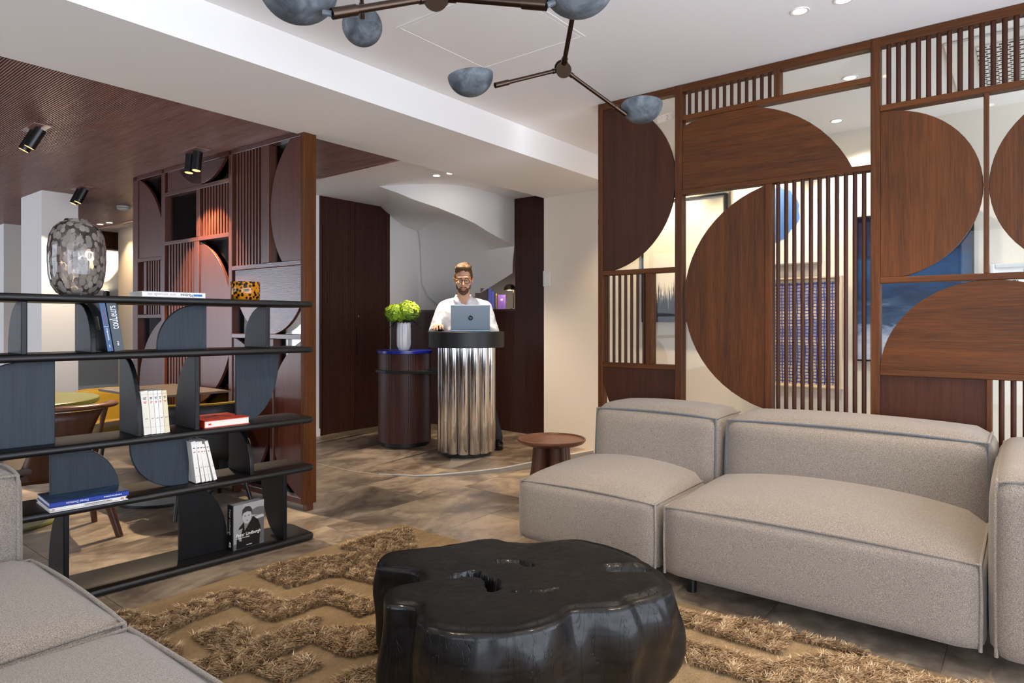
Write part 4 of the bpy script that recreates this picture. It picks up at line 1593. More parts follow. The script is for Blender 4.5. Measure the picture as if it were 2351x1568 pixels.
b = MB()
rt = tiltm
b.ell(hd(0, .012, .030), (.078, .098, .104), 24, 16, rt)        # cranium
b.ell(hd(0, -.030, -.022), (.066, .066, .088), 20, 14, rt)      # face
b.ell(hd(0, -.044, -.088), (.047, .048, .048), 18, 12, rt)      # jaw, chin
b.ell(hd(0, -.082, -.115), (.026, .020, .020), 12, 8, rt)
b.ell(hd(0, -.090, .030), (.055, .016, .014), 14, 8, rt)        # brow
for s in (-1, 1):
    b.ell(hd(s * .044, -.072, -.028), (.024, .024, .022), 12, 8, rt)   # cheek
    b.ell(hd(s * .081, .008, -.012), (.010, .020, .032), 12, 8, rt)    # ear
    b.ell(hd(s * .084, .002, .006), (.009, .015, .015), 10, 6, rt)
capsule(b, hd(0, -.094, .012), hd(0, -.118, -.036), .009, .0135)       # nose
for s in (-1, 1):
    b.ell(hd(s * .013, -.106, -.040), (.008, .010, .008), 8, 6, rt)
b.ell(hd(0, -.096, -.072), (.024, .010, .0055), 12, 6, rt)      # lips
b.ell(hd(0, -.094, -.083), (.020, .010, .006), 12, 6, rt)
capsule(b, hd(0, .0, -.08), (0, -.045, 1.36), .054, .064)       # neck
b.loft([(0, -.01, 1.36, .11, .07), (0, 0, 1.28, .17, .10), (0, .01, 1.10, .15, .095), (0, .01, .95, .14, .09), (0, .01, .85, .155, .10)])
RW, RE, RS = Vector((-.228, -.235, 1.135)), Vector((-.275, -.03, 1.085)), Vector((-.185, -.01, 1.30))
LWr, LE, LS = Vector((.185, -.24, 1.135)), Vector((.285, -.04, 1.07)), Vector((.205, -.01, 1.305))
chain(b, [RS, RE, RW], [.05, .04, .027])
chain(b, [LS, LE, LWr], [.05, .04, .027])
chain(b, [(-.09, .01, .86), (-.10, -.01, .48), (-.10, .03, .07)], [.085, .058, .04])
chain(b, [(.09, .01, .86), (.20, -.03, .48), (.31, -.05, .07)], [.085, .058, .04])


def hand(o, wrist, d_, side, curl=1.0):
    """palm with four unequal bent fingers and a thumb leaving the side of the palm"""
    d_ = Vector(d_).normalized()
    up_ = Vector((0, 0, 1))
    sd = d_.cross(up_).normalized() * side
    w_ = Vector(wrist)
    palm = w_ + d_ * .05 + up_ * .004
    for u in (-.026, -.009, .009, .026):
        capsule(o, w_ + sd * u * .75, w_ + d_ * .085 + sd * u * 1.15 + up_ * .010, .014, .0125, 10, 3)
    for u, L_ in ((-.029, .060), (-.010, .072), (.010, .068), (.029, .052)):
        k0 = w_ + d_ * .088 + sd * u * 1.15 + up_ * .012
        k1 = k0 + d_ * L_ * .48 + up_ * (.010 - .006 * curl) + sd * u * .15
        k2 = k1 + d_ * L_ * .30 - up_ * .020 * curl
        k3 = k2 + d_ * L_ * .16 - up_ * .020 * curl
        chain(o, [k0, k1, k2, k3], [.0098, .0092, .0084, .0076])
    th0 = w_ + d_ * .028 - sd * .024 - up_ * .002
    th1 = th0 + d_ * .030 - sd * .022 - up_ * .006
    th2 = th1 + d_ * .030 - sd * .006 - up_ * .010
    chain(o, [th0, th1, th2], [.0125, .0105, .0085])


hand(b, RW, (.06, -1, -.05), -1)
hand(b, LWr, (-.45, -1, -.05), 1)
remesh(b.build('body', M['skin'], man), .0055, 3)
# eyes and brows sit in the face
for s in (-1, 1):
    MB().ell(hd(s * .031, -.0925, .004), (.0105, .006, .0055), 12, 8, rt).build('eye', plain('eye_white', '#c8beb8', .3), man, smooth='all')
    MB().ell(hd(s * .031, -.0975, .001), (.0048, .003, .0045), 10, 6, rt).build('iris', plain('iris', '#3c4a52', .3), man, smooth='all')
    MB().tube([hd(s * .014, -.105, .024), hd(s * .032, -.106, .029), hd(s * .050, -.096, .024)], [.0035, .0042, .003], 8).build('eyebrow', M['hair'], man, smooth='all')
MB().tube([hd(-.020, -.1035, -.077), hd(0, -.1065, -.0775), hd(.020, -.1035, -.077)], [.002, .0045, .002], 8).build('mouth', plain('lips', '#b0675a', .5), man, smooth='all')
# hair: short, swept to one side
h = MB()
h.ell(hd(0, .022, .048), (.083, .098, .098), 24, 16, rt)
h.ell(hd(-.018, -.045, .115), (.052, .045, .026), 16, 10, rt)
h.ell(hd(.030, -.038, .112), (.042, .042, .026), 16, 10, rt)
for s in (-1, 1):
    h.ell(hd(s * .077, -.012, .028), (.010, .030, .040), 12, 8, rt)
for i in range(60):
    a = random.uniform(-.07, .07)
    y_ = random.uniform(-.07, .05)
    zt_ = .048 + .098 * math.sqrt(max(0, 1 - (a / .085) ** 2 - ((y_ - .022) / .1) ** 2))
    capsule(h, hd(a - .008, y_ - .006, zt_ - .004), hd(a + .010, y_ + .010, zt_ + .004), .007, .004, 6, 2)
ho = h.build('hair', M['hair'], man)
remesh(ho, .005, 2)
# cut the hair away from the face with a boolean-free trick: the face mesh stands proud of it
bd = MB()
bd.ell(hd(0, -.046, -.094), (.0505, .051, .046), 20, 14, rt)
bd.ell(hd(0, -.083, -.117), (.029, .022, .021), 12, 8, rt)
for s in (-1, 1):
    bd.ell(hd(s * .058, -.020, -.055), (.010, .030, .040), 12, 8, rt)
bd.ell(hd(-.018, -.0985, -.0615), (.016, .007, .0055), 10, 6, rt)
bd.ell(hd(.018, -.0985, -.0615), (.016, .007, .0055), 10, 6, rt)
remesh(bd.build('beard', M['beard'], man), .0045, 2)
# glasses
g_ = MB()
for s in (-1, 1):
    ring = []
    for i in range(24):
        a = 2 * PI * i / 24
        ring.append(hd(s * .033 + .0245 * math.cos(a), -.124 + .10 * abs(s * .033 + .0245 * math.cos(a)) * .5, -.002 + .020 * math.sin(a)))
    g_.tube(ring, .0026, 8, closed=True)
g_.tube([hd(-.010, -.125, .006), hd(0, -.128, .009), hd(.010, -.125, .006)], .0026, 8)
gl_ = g_.build('glasses', plain('dark_tortoise_frame', '#2c1c14', .25), man, smooth='all')
for s in (-1, 1):
    MB().tube([hd(s * .057, -.118, .010), hd(s * .078, -.06, .012), hd(s * .084, .0, .010), hd(s * .084, .020, -.004)], .0028, 8).build('temple', plain('amber_temple', '#c27d17', .3), gl_, smooth='all')
    ln = [hd(s * .033 + .0235 * math.cos(2 * PI * i / 20), -.123 + .05 * abs(s * .033 + .0235 * math.cos(2 * PI * i / 20)), -.002 + .019 * math.sin(2 * PI * i / 20)) for i in range(20)]
    MB().add(ln, [tuple(range(20))]).build('lens', M['glass'], gl_)
# shirt
s_ = MB()
s_.loft([(0, .01, .84, .165, .115), (0, .01, .95, .165, .115), (0, .005, 1.08, .178, .120), (0, 0, 1.20, .198, .125), (0, -.002, 1.285, .205, .120), (0, -.008, 1.335, .175, .105), (0, -.02, 1.375, .115, .085), (0, -.035, 1.40, .080, .074)])
chain(s_, [(-.10, -.02, 1.355), RS + Vector((0, 0, .005)), RE, RW + Vector((.0, .03, 0))], [.055, .068, .055, .041])
chain(s_, [(.10, -.02, 1.355), LS + Vector((0, 0, .005)), LE, LWr + Vector((.0, .03, 0))], [.055, .068, .055, .041])
so = s_.build('shirt', M['shirt'], man)
remesh(so, .008, 6)
tx = bpy.data.textures.new('folds', 'CLOUDS')
tx.noise_scale, tx.noise_depth = .09, 2
dm = so.modifiers.new('folds', 'DISPLACE')
dm.texture, dm.strength, dm.mid_level, dm.texture_coords = tx, .022, .5, 'LOCAL'
# open collar: two folded flaps
for s in (-1, 1):
    c0 = [(s * .012, -.118, 1.335), (s * .045, -.118, 1.395), (s * .076, -.070, 1.425), (s * .074, -.015, 1.435), (s * .030, .028, 1.44)]
    c1 = [(s * .040, -.135, 1.330), (s * .085, -.120, 1.362), (s * .098, -.070, 1.385), (s * .092, -.010, 1.395), (s * .035, .050, 1.395)]
    vs = c0 + c1
    o = MB().add(vs, [(i, i + 1, 6 + i, 5 + i) for i in range(4)]).build('collar', M['shirt'], man, smooth='all')
    o.modifiers.new('thickness', 'SOLIDIFY').thickness = .005
for z, y_ in ((1.31, -.126), (1.24, -.128), (1.17, -.126)):
    MB().ell((.004, y_, z), (.006, .003, .006), 10, 6).build('button', M['white_gloss'], man, smooth='all')
for wr, el in ((RW, RE), (LWr, LE)):
    d_ = (wr - el).normalized()
    MB().tube([wr - d_ * .035, wr - d_ * .004], [.040, .038], 18).build('cuff', M['shirt'], man, smooth=50)
tr_ = MB()
tr_.loft([(0, .01, .82, .16, .11), (0, .01, .92, .158, .11)])
chain(tr_, [(-.085, .01, .84), (-.10, -.01, .48), (-.10, .03, .09)], [.095, .075, .062])
chain(tr_, [(.085, .01, .84), (.20, -.03, .48), (.31, -.05, .09)], [.095, .075, .062])
remesh(tr_.build('trousers', M['trousers'], man), .010, 4)
for x, y_ in ((-.10, .0), (.325, -.09)):
    f_ = MB()
    f_.ell((x, y_ - .03, .040), (.046, .135, .038), 16, 10)
    f_.ell((x, y_ + .05, .055), (.042, .055, .050), 14, 10)
    f_.box(x - .042, x + .042, y_ - .13, y_ + .09, .001, .02)
    remesh(f_.build('shoe', plain('black_leather', '#0b0b0c', .25), man), .008, 3)

t = thing('computer_mouse', 'small dark computer mouse under the man\'s right hand', 'mouse', mw(-.205, -.345, DZ), mrot, local=True)
MB().ell((0, 0, .0185), (.030, .052, .018), 18, 10).build('shell', M['black'], t, smooth='all')
MB().ell((0, -.028, .033), (.004, .010, .005), 10, 6).build('wheel', M['steel'], t, smooth='all')

# ------------------------------------------------ books and lamp on the ledge behind him
zl = 1.371
def ledge_book(name, label, x, y, w_, h_, d_, mc, rz=0.0):
    t_ = thing(name, label, 'book', (x, y, zl), R(-50 + rz), 'books on the reception ledge', local=True)
    book(t_, w_, h_, d_, mc)
    return t_
ub = plain('ultramarine_cover', '#1526a8', .3)
ledge_book('book', 'tall ultramarine book on the ledge behind the man, farthest left', 5.585, 4.735, .035, .235, .17, ub)
ledge_book('book', 'shorter blue book second from the left on the reception ledge', 5.609, 4.706, .026, .20, .15, plain('blue_cover2', '#1a2fb8', .3))
ledge_book('book', 'thin dark book in the middle of the reception ledge', 5.627, 4.684, .014, .19, .14, plain('dark_cover', '#1b1d2c', .4))
ledge_book('book', 'slim orange-yellow book beside the violet one on the reception ledge', 5.638, 4.671, .014, .175, .14, plain('amber_cover', '#d99a22', .4))
vp = plain('violet_cover', '#6a45b5', .4)
t = thing('book', 'violet book facing out with white title beside the brass lamp', 'book', (5.638, 4.640, zl), R(-50), 'books on the reception ledge', local=True)
MB().box(.002, .084, .004, .022, .002, .158).build('pages', M['paper'], t)
MB().box(0, .086, 0, .003, 0, .16).box(0, .086, .022, .025, 0, .16).build('cover', vp, t)
MB().box(-.001, .002, 0, .025, 0, .16).build('spine', vp, t)
lv = plain('lilac_line', '#a58fd6', .5)
MB().box(.012, .074, -.0008, 0, .140, .1415).box(.012, .074, -.0008, 0, .018, .0195).box(.012, .0135, -.0008, 0, .018, .1415).box(.0725, .074, -.0008, 0, .018, .1415).build('printed_frame', lv, t)
marks(t, M['ink_white'], [(.028, .058, .108, .116), (.030, .056, .095, .103)], True, -.001)
t = thing('book_stand', 'stepped brown wooden book holder on the ledge at the left of the books', 'book holder', (5.60, 4.80, zl), R(-50), local=True)
MB().box(-.05, .035, .05, .07, 0, .24).build('tall_step', M['walnut'], t)
MB().box(-.11, -.05, .045, .065, 0, .185).build('low_step', M['walnut'], t)
LX_, LY_ = 5.655, 4.43
t = thing('ledge_lamp', 'small dome brass lamp glowing on the ledge beside the books', 'lamp', (LX_, LY_, zl))
MB().lathe([(.035, zl), (.035, zl + .008)], (LX_, LY_), 24).build('base', M['steel'], t, smooth=40)
MB().tube([(LX_, LY_, zl), (LX_, LY_, zl + .225)], .006, 10).build('stem', M['brass'], t, smooth=60)
MB().lathe([(.070, zl + .205), (.066, zl + .235), (.045, zl + .262), (.015, zl + .272), (.0, zl + .273), (.0, zl + .268), (.040, zl + .255), (.062, zl + .232), (.066, zl + .205)], (LX_ - .03, LY_ + .03), 32, cap=False).build('shade', plain('aged_brass', '#6d5c48', .25, 1.0), t, smooth='all')
MB().ell((LX_ - .03, LY_ + .03, zl + .225), (.018,) * 3, 12, 8).build('bulb', M['lamp_glow'], t, smooth='all')
l = bpy.data.lights.new('ledge_lamp_light', 'POINT')
l.energy, l.color, l.shadow_soft_size = 3.5, WARM, .02
o = bpy.data.objects.new('ledge_lamp_light', l)
o.location = (-.03, .03, .20)
COL.objects.link(o)
o.parent = t

# ================================================================== CHANDELIER
t = thing('chandelier', 'bronze branching chandelier with five grey zinc bowl shades in the lounge', 'chandelier', (1.30, 1.30, 2.0))


def V3(*a):
    return Vector(a)


hub1, hub2 = V3(1.143, 1.134, 2.001), V3(2.209, 1.478, 2.234)
joint = V3(1.80, 1.12, 2.40)
top = V3(1.143, 1.134, 2.635)
ar = MB().tube([top, hub1], .011, 12)
ar.build('stem', M['brass'], t, smooth=60)
MB().lathe([(.0, 2.60), (.065, 2.60), (.07, 2.612), (.07, 2.635), (.0, 2.635)], (top.x, top.y), 32, cap=False).build('canopy', M['brass'], t, smooth=40)


def bar(a, b, r_=.0095, sleeve=True):
    o_ = MB().tube([a, b], r_, 12).build('arm', M['brass'], t, smooth=60)
    if sleeve:
        d_ = (b - a).normalized()
        MB().tube([b - d_ * .06, b], r_ * 1.35, 12).build('sleeve', M['brass'], o_, smooth=60)
        MB().tube([a, a + d_ * .05], r_ * 1.3, 12).build('sleeve', M['brass'], o_, smooth=60)
    return o_


def hub(p, ax_=(0, -1, 0)):
    ax_ = Vector(ax_).normalized()
    MB().tube([p - ax_ * .03, p + ax_ * .03], .024, 20).build('hub', M['brass'], t, smooth=50)
    MB().tube([p + ax_ * .022, p + ax_ * .032], .031, 24).build('hub_cap', M['brass'], t, smooth=50)
    MB().tube([p - ax_ * .032, p - ax_ * .022], .031, 24).build('hub_cap', M['brass'], t, smooth=50)


def shade(c, axis, r_=.087, dep=.078):
    """bowl whose opening looks along axis; c = centre of the rim"""
    axis = Vector(axis).normalized()
    q = Vector((0, 0, 1)).rotation_difference(axis).to_matrix()
    o_ = MB()
    prof_ = []
    for i in range(13):
        a = PI / 2 * i / 12
        prof_.append((r_ * math.sin(a), -dep * math.cos(a)))
    for i in range(12, -1, -1):
        a = PI / 2 * i / 12
        prof_.append(((r_ - .004) * math.sin(a), -(dep - .004) * math.cos(a)))
    o_.lathe(prof_, (0, 0), 40, cap=False)
    o_.v = [tuple(c + q @ Vector(p)) for p in o_.v]
    sh = o_.build('shade', M['zinc'], t, smooth=60)
    MB().ell(c - axis * dep * .45, (.022, .022, .022), 12, 8).build('bulb', M['grey_plastic'], sh, smooth='all')
    return sh


camd = V3(-.786, -.619, 0)
hub(hub1, camd + V3(0, 0, -.6))
hub(hub2, camd + V3(0.1, 0, -.55))
hub(joint, (0, 0, 1))
bar(hub1, V3(.905, 1.227, 1.897))
bar(hub1, V3(1.252, .883, 1.945))
bar(V3(1.143, 1.134, 2.40), joint, sleeve=False)
bar(joint, hub2)
bar(hub2, V3(1.945, 1.615, 2.122), .008)
bar(hub2, V3(2.462, 1.330, 2.083), .008)
bar(V3(1.143, 1.134, 2.45), V3(1.73, 2.15, 2.60), .008, False)
bar(V3(1.73, 2.15, 2.60), V3(1.786, 2.215, 2.495), .0085)
shade(V3(2.530, 1.290, 2.135), (.10, .05, 1))
shade(V3(1.866, 1.672, 2.150), (-.10, .08, 1))
shade(V3(.868, 1.300, 1.965), (-.05, .05, 1))
shade(V3(1.318, .838, 2.010), (.05, -.05, 1))
shade(V3(1.860, 2.305, 2.515), (.62, .62, .55))
MB().tube([V3(.905, 1.227, 1.897), V3(.893, 1.243, 1.90)], .007, 8).build('swivel', M['zinc'], t)
MB().tube([V3(1.252, .883, 1.945), V3(1.268, .872, 1.955)], .007, 8).build('swivel', M['zinc'], t)

# ================================================================== LAMPS
def downlight(x, y, z, label, watts, target=None, ang=75, col=WARM2, glow='lamp_glow', group=None, blend=.6):
    t_ = thing('recessed_downlight', label, 'ceiling light', (x, y, z - .004), 0, group)
    MB().lathe([(.030, z - .003), (.040, z - .004), (.041, z), (.030, z + .001)], (x, y), 32, cap=False).build('rim', M['white_gloss'], t_, smooth=50)
    MB().lathe([(.0, z - .0015), (.031, z - .0015)], (x, y), 24, cap=False).build('bulb', M[glow], t_)
    spot('downlight_beam', (x, y, z - .012), target or (x, y, 0), watts, col, ang, blend, .03, t_)
    return t_


downlight(3.17, .82, 2.635, 'left one of the two glowing downlights in the lounge ceiling before the screen', 26, (3.0, .9, 0))
downlight(3.18, .64, 2.635, 'right one of the two glowing downlights in the lounge ceiling before the screen', 26, (3.1, .5, 0))
downlight(1.0, 1.9, 2.635, 'downlight in the lounge ceiling over the rug and stump table', 24, (1.6, 1.7, 0))
downlight(2.2, .2, 2.635, 'downlight in the lounge ceiling over the near right rug corner', 26, (2.3, .3, 0))
downlight(1.75, 1.75, 2.635, 'added unseen downlight in the lounge ceiling aimed at the stone floor before the reception', 40, (2.9, 3.0, 0))  # extra lamp added out of view to brighten this floor
downlight(4.24, 4.21, 2.55, 'left one of the two bright downlights over the reception podium', 36, (4.45, 4.30, 1.2), 85, (1, .82, .62))
downlight(4.25, 4.05, 2.55, 'right one of the two bright downlights over the reception podium', 40, (4.2, 3.5, 0), 85, (1, .82, .62))
downlight(4.90, 1.03, 2.595, 'downlight behind the screen glass washing the picture wall, right one', 34, (5.1, .6, 1.0), 110, (1, .88, .74))
downlight(4.88, 1.60, 2.595, 'downlight behind the screen glass washing the picture wall, middle one', 38, (5.1, 1.6, 1.2), 100, WARM)
downlight(4.88, 2.35, 2.595, 'downlight behind the screen glass washing the picture wall, left one', 40, (5.1, 2.4, 1.2), 100, WARM)
downlight(4.09, .79, 2.595, 'downlight seen high through the empty screen pane', 24, (4.4, .6, 0), 110, (1, .92, .84))
downlight(3.60, 9.70, 2.55, 'left downlight in the white ceiling of the far passage', 18, (3.7, 9.6, 0), 100, WARM)
downlight(3.62, 9.40, 2.55, 'right downlight in the white ceiling of the far passage', 18, (3.8, 9.4, 0), 100, WARM)
downlight(3.24, 9.09, 2.45, 'left pale downlight at the edge of the slatted ceiling', 5, None, 60)
downlight(3.26, 8.86, 2.45, 'right pale downlight at the edge of the slatted ceiling', 5, None, 60)


def twin_spot(x, y, label, lean, watts, ang):
    t_ = thing('twin_spotlight', label, 'spotlight', (x, y, 2.45), 0, None)
    MB().box(x - .05, x + .05, y - .13, y + .13, 2.443, 2.45).build('ceiling_plate', M['slat'], t_)
    for dy in (-.055, .055):
        p = V3(x, y + dy, 2.443)
        d_ = Vector(lean).normalized()
        nk = p - V3(0, 0, .03)
        MB().tube([p, nk], .008, 10).build('neck', M['black_metal'], t_)
        a_, b_ = nk - d_ * .02, nk + d_ * .115
        c_ = MB().tube([a_, b_], .032, 28).build('barrel', M['black_metal'], t_, smooth=50)
        MB().tube([b_ - d_ * .004, b_ + d_ * .0008], .027, 24).build('lens', M['lamp_cone'], c_)
        spot('spotlight_beam', b_ + d_ * .006, b_ + d_ * 2, watts, WARM2, ang, .25, .012, t_)


twin_spot(1.40, 4.95, 'twin black spotlight on the slatted ceiling nearest the beam on the left', (-.45, .25, -1), 34, 60)
twin_spot(2.29, 4.72, 'twin black spotlight on the slatted ceiling beside the reddish screen', (-.10, -.02, -1), 60, 80)
twin_spot(2.27, 6.80, 'small twin black spotlight on the slatted ceiling beside the white column', (-.40, .16, -1), 16, 80)

t = thing('smoke_detector', 'round white smoke detector under the slatted ceiling', 'smoke detector', (2.90, 7.52, 2.41))
MB().lathe([(.0, 2.41), (.045, 2.41), (.055, 2.418), (.062, 2.43), (.062, 2.45), (.0, 2.45)], (2.90, 7.52), 28, cap=False).build('housing', M['grey_plastic'], t, smooth=40)
MB().lathe([(.056, 2.427), (.0625, 2.429), (.0625, 2.434), (.056, 2.434)], (2.90, 7.52), 28, cap=False).build('slot_ring', M['ink_grey'], t)

t = thing('wall_sconce', 'black cylinder wall lamp shining up the far grey wall', 'wall lamp', (4.70, 12.90, 1.58))
MB().lathe([(.05, 1.50), (.05, 1.80)], (4.70, 12.90), 24).build('cylinder', M['black_metal'], t, smooth=50)
MB().lathe([(.0, 1.8015), (.042, 1.8015)], (4.70, 12.90), 20, cap=False).build('bulb', M['lamp_glow'], t)
MB().box(4.68, 4.72, 12.94, 13.0, 1.6, 1.7).build('bracket', M['black_metal'], t)
spot('sconce_beam', (4.70, 12.88, 1.83), (4.70, 12.95, 2.8), 60, WARM, 70, .4, .02, t)
# wall lamp added out of direct view to light the left far wall
t = thing('wall_sconce', 'black cylinder wall lamp added unseen behind the white columns', 'wall lamp', (2.6, 12.9, 1.58))
MB().lathe([(.05, 1.50), (.05, 1.80)], (2.6, 12.90), 24).build('cylinder', M['black_metal'], t, smooth=50)
MB().lathe([(.0, 1.8015), (.042, 1.8015)], (2.6, 12.90), 20, cap=False).build('bulb', M['lamp_glow'], t)
MB().box(2.58, 2.62, 12.94, 13.0, 1.6, 1.7).build('bracket', M['black_metal'], t)
spot('sconce_beam', (2.6, 12.88, 1.83), (2.6, 12.95, 2.8), 60, WARM, 70, .4, .02, t)

# ================================================================== BREAKFAST ROOM
GX, GY = 1.22, 4.92
t = thing('round_table', 'round olive green pedestal table behind the black shelf', 'table', (GX, GY, 0))
MB().lathe([(.0, .705), (.49, .705), (.50, .712), (.50, .733), (.495, .738), (.0, .738)], (GX, GY), 72, cap=False).build('tabletop', M['green'], t, smooth=40)
MB().lathe([(.055, .02), (.05, .1), (.05, .705)], (GX, GY), 28).build('column', M['green'], t, smooth=40)
MB().lathe([(.0, 0), (.345, 0), (.35, .006), (.345, .016), (.1, .03), (.0, .03)], (GX, GY), 64, cap=False).build('base', M['green'], t, smooth=40)

t = thing('square_table', 'dark thin-topped rectangular table standing against the reddish screen', 'table', (2.13, 4.88, 0))
MB().box(1.86, 2.39, 4.42, 5.25, .722, .738).build('tabletop', plain('bronze_laminate', '#5d5148', .35), t, bevel=.002)
MB().lathe([(.03, .02), (.03, .722)], (2.09, 4.74), 20).build('column', M['black_metal'], t, smooth=40)
MB().lathe([(.0, 0), (.305, 0), (.31, .004), (.31, .014), (.0, .014)], (2.09, 4.74), 48, cap=False).build('base_ring', M['black_metal'], t, smooth=40)
MB().lathe([(.0, .014), (.295, .014), (.295, .055), (.285, .06), (.0, .06)], (2.09, 4.74), 48, cap=False).build('base', plain('grey_base', '#83807d', .6), t, smooth=40)

# wooden armchair seen from behind: local frame, back towards -y
t = thing('wooden_armchair', 'walnut armchair with curved top rail pulled up to the green table', 'chair', (1.285, 4.27, 0), R(-8), local=True)
hoop = []
for i in range(25):
    a = PI + PI * i / 24
    hoop.append((.300 * math.cos(a), .06 + .285 * math.sin(a), .735 + .012 * math.sin(PI * i / 24)))
hoop = [(-.290, .16, .725)] + hoop + [(.290, .16, .725)]
vs, fs = [], []
n_ = 12
for i, p in enumerate(hoop):
    p = Vector(p)
    a_ = Vector(hoop[max(0, i - 1)])
    b_ = Vector(hoop[min(len(hoop) - 1, i + 1)])
    tn = (b_ - a_).normalized()
    sd = tn.cross(Vector((0, 0, 1))).normalized()
    endk = .55 if i in (0, len(hoop) - 1) else 1.0
    for k2 in range(n_):
        th = 2 * PI * k2 / n_
        vs.append(p + sd * .030 * endk * math.cos(th) + Vector((0, 0, .016 * endk * math.sin(th))))
for i in range(len(hoop) - 1):
    fs += [(i * n_ + k2, i * n_ + (k2 + 1) % n_, (i + 1) * n_ + (k2 + 1) % n_, (i + 1) * n_ + k2) for k2 in range(n_)]
fs += [tuple(range(n_)), tuple((len(hoop) - 1) * n_ + k2 for k2 in range(n_))]
MB().add(vs, fs).build('top_rail', M['walnut_x'], t, smooth=60)
# curved back board narrowing to the seat
vs, fs = [], []
for j in range(9):
    u = j / 8
    z = .725 - u * .37
    half = (.215 * (1 - .62 * math.sin(PI * min(1, u * .95)) * .55)) if u < .75 else .16 - .0 * u
    for i in range(11):
        s = -1 + 2 * i / 10
        xx = half * s
        yy = .06 - math.sqrt(max(0.0, .285 ** 2 - (xx * .95) ** 2)) + .04 * u
        vs.append((xx, yy, z))
fs = [(j * 11 + i, j * 11 + i + 1, (j + 1) * 11 + i + 1, (j + 1) * 11 + i) for j in range(8) for i in range(10)]
o = MB().add(vs, fs).build('back_board', M['walnut'], t, smooth='all')
o.modifiers.new('thickness', 'SOLIDIFY').thickness = .012
puff = puffy(-.235, .235, -.17, .27, .405, .45, .02, .02)
puff.build('seat', M['leather'], t, smooth='all')
MB().box(-.22, .22, -.16, .25, .35, .405).build('seat_frame', M['walnut'], t, bevel=.02)
for sx_ in (-1, 1):
    MB().tube([(sx_ * .275, .10, .725), (sx_ * .262, .13, .60), (sx_ * .235, .17, .42)], [.020, .011, .016], 10).build('arm_support', M['walnut'], t, smooth=60)
    MB().tube([(sx_ * .205, .205, .38), (sx_ * .245, .225, 0)], [.024, .016], 12).build('leg', M['walnut'], t, smooth=60)
    MB().tube([(sx_ * .19, -.12, .38), (sx_ * .285, -.19, 0)], [.026, .019], 12).build('leg', M['walnut'], t, smooth=60)
    sc_ = MB().tube([(sx_ * .03, -.185, .375), (sx_ * .03, -.160, .375)], .008, 12)
    sc_.build('screw', M['steel'], t)


def tub_chair(x, y, rz, label, shell, inner, leg_h=.40, rim=True):
    t_ = thing('tub_chair', label, 'chair', (x, y, 0), rz, 'tub chairs in the breakfast room', local=True)
    R_ = .285
    # shell: half ring standing on the seat, opening towards +y
    def ring_surface(r_in, z0, name, mat, th):
        vs, fs = [], []
        N = 25
        for j in range(7):
            u = j / 6
            for i in range(N):
                a = R(175) + R(190) * i / (N - 1)
                e = min(i, N - 1 - i) / (N / 2)
                ztop = .70 - .20 * max(0, 1 - e * 2.2) ** 2
                z = z0 + (ztop - z0) * u
                rr = r_in + .03 * u
                vs.append((rr * math.cos(a), rr * math.sin(a) * .95, z))
        fs = [(j * N + i, j * N + i + 1, (j + 1) * N + i + 1, (j + 1) * N + i) for j in range(6) for i in range(N - 1)]
        o_ = MB().add(vs, fs).build(name, mat, t_, smooth='all')
        m_ = o_.modifiers.new('thickness', 'SOLIDIFY')
        m_.thickness, m_.offset = th, 0
        return vs[-N:]
    topv = ring_surface(R_, .34, 'shell', shell, .014)
    ring_surface(R_ - .022, .42, 'inner_back', inner, .026)
    if rim:
        MB().tube(topv, .009, 8).build('rim_piping', inner, t_, smooth='all')
    puffy(-.25, .25, -.24, .25, .36, .455, .04, .03).build('seat', inner, t_, smooth='all')
    for sx_ in (-1, 1):
        for sy_ in (-1, 1):
            MB().tube([(sx_ * .17, sy_ * .16, .37), (sx_ * .245, sy_ * .245, 0)], [.015, .012], 10).build('leg', M['black_metal'], t_, smooth=60)
    return t_


tub_chair(2.12, 4.30, R(-4), 'black shelled tub chair with mustard piping seen from behind at the dark table', M['black'], M['yellow'])
tub_chair(2.06, 5.36, R(176), 'mustard yellow tub chair facing the dark table beside the green one', M['black'], M['yellow'])

# ================================================================== GALLERY BEHIND THE SCREEN
def canvas(label, y0, y1, z0, z1, mat, frame='black', fw=.012, name='painting'):
    t_ = thing(name, label, 'painting', (5.18, (y0 + y1) / 2, z0))
    MB().box(5.165, 5.197, y0 + fw, y1 - fw, z0 + fw, z1 - fw).build('canvas', mat, t_)
    for a in ((y0, y0 + fw, z0, z1), (y1 - fw, y1, z0, z1), (y0 + fw, y1 - fw, z0, z0 + fw), (y0 + fw, y1 - fw, z1 - fw, z1)):
        MB().box(5.152, 5.199, *a).build('frame_bar', M[frame] if isinstance(frame, str) else frame, t_)
    return t_


def loc_yz(k_, y0, y1, z0, z1):
    """0..1 coordinates over a picture: u to the right as seen, v up"""
    g_ = k_.n('ShaderNodeNewGeometry')
    sp_ = k_.n('ShaderNodeSeparateXYZ')
    k_.l(g_.outputs['Position'], sp_.inputs[0])
    u = k_.math('DIVIDE', k_.math('SUBTRACT', y1, sp_.outputs[1]), y1 - y0)
    v = k_.math('DIVIDE', k_.math('SUBTRACT', sp_.outputs[2], z0), z1 - z0)
    return u, v


k = NT('pale_canvas')
a = k.noise(k.coord((3, 3, 3), 'World'), 1, 4)
k.l(k.ramp(a, [(0.3, '#d8d2c6'), (0.7, '#e6e1d8')]), k.p.inputs['Base Color'])
M['pale'] = k.m
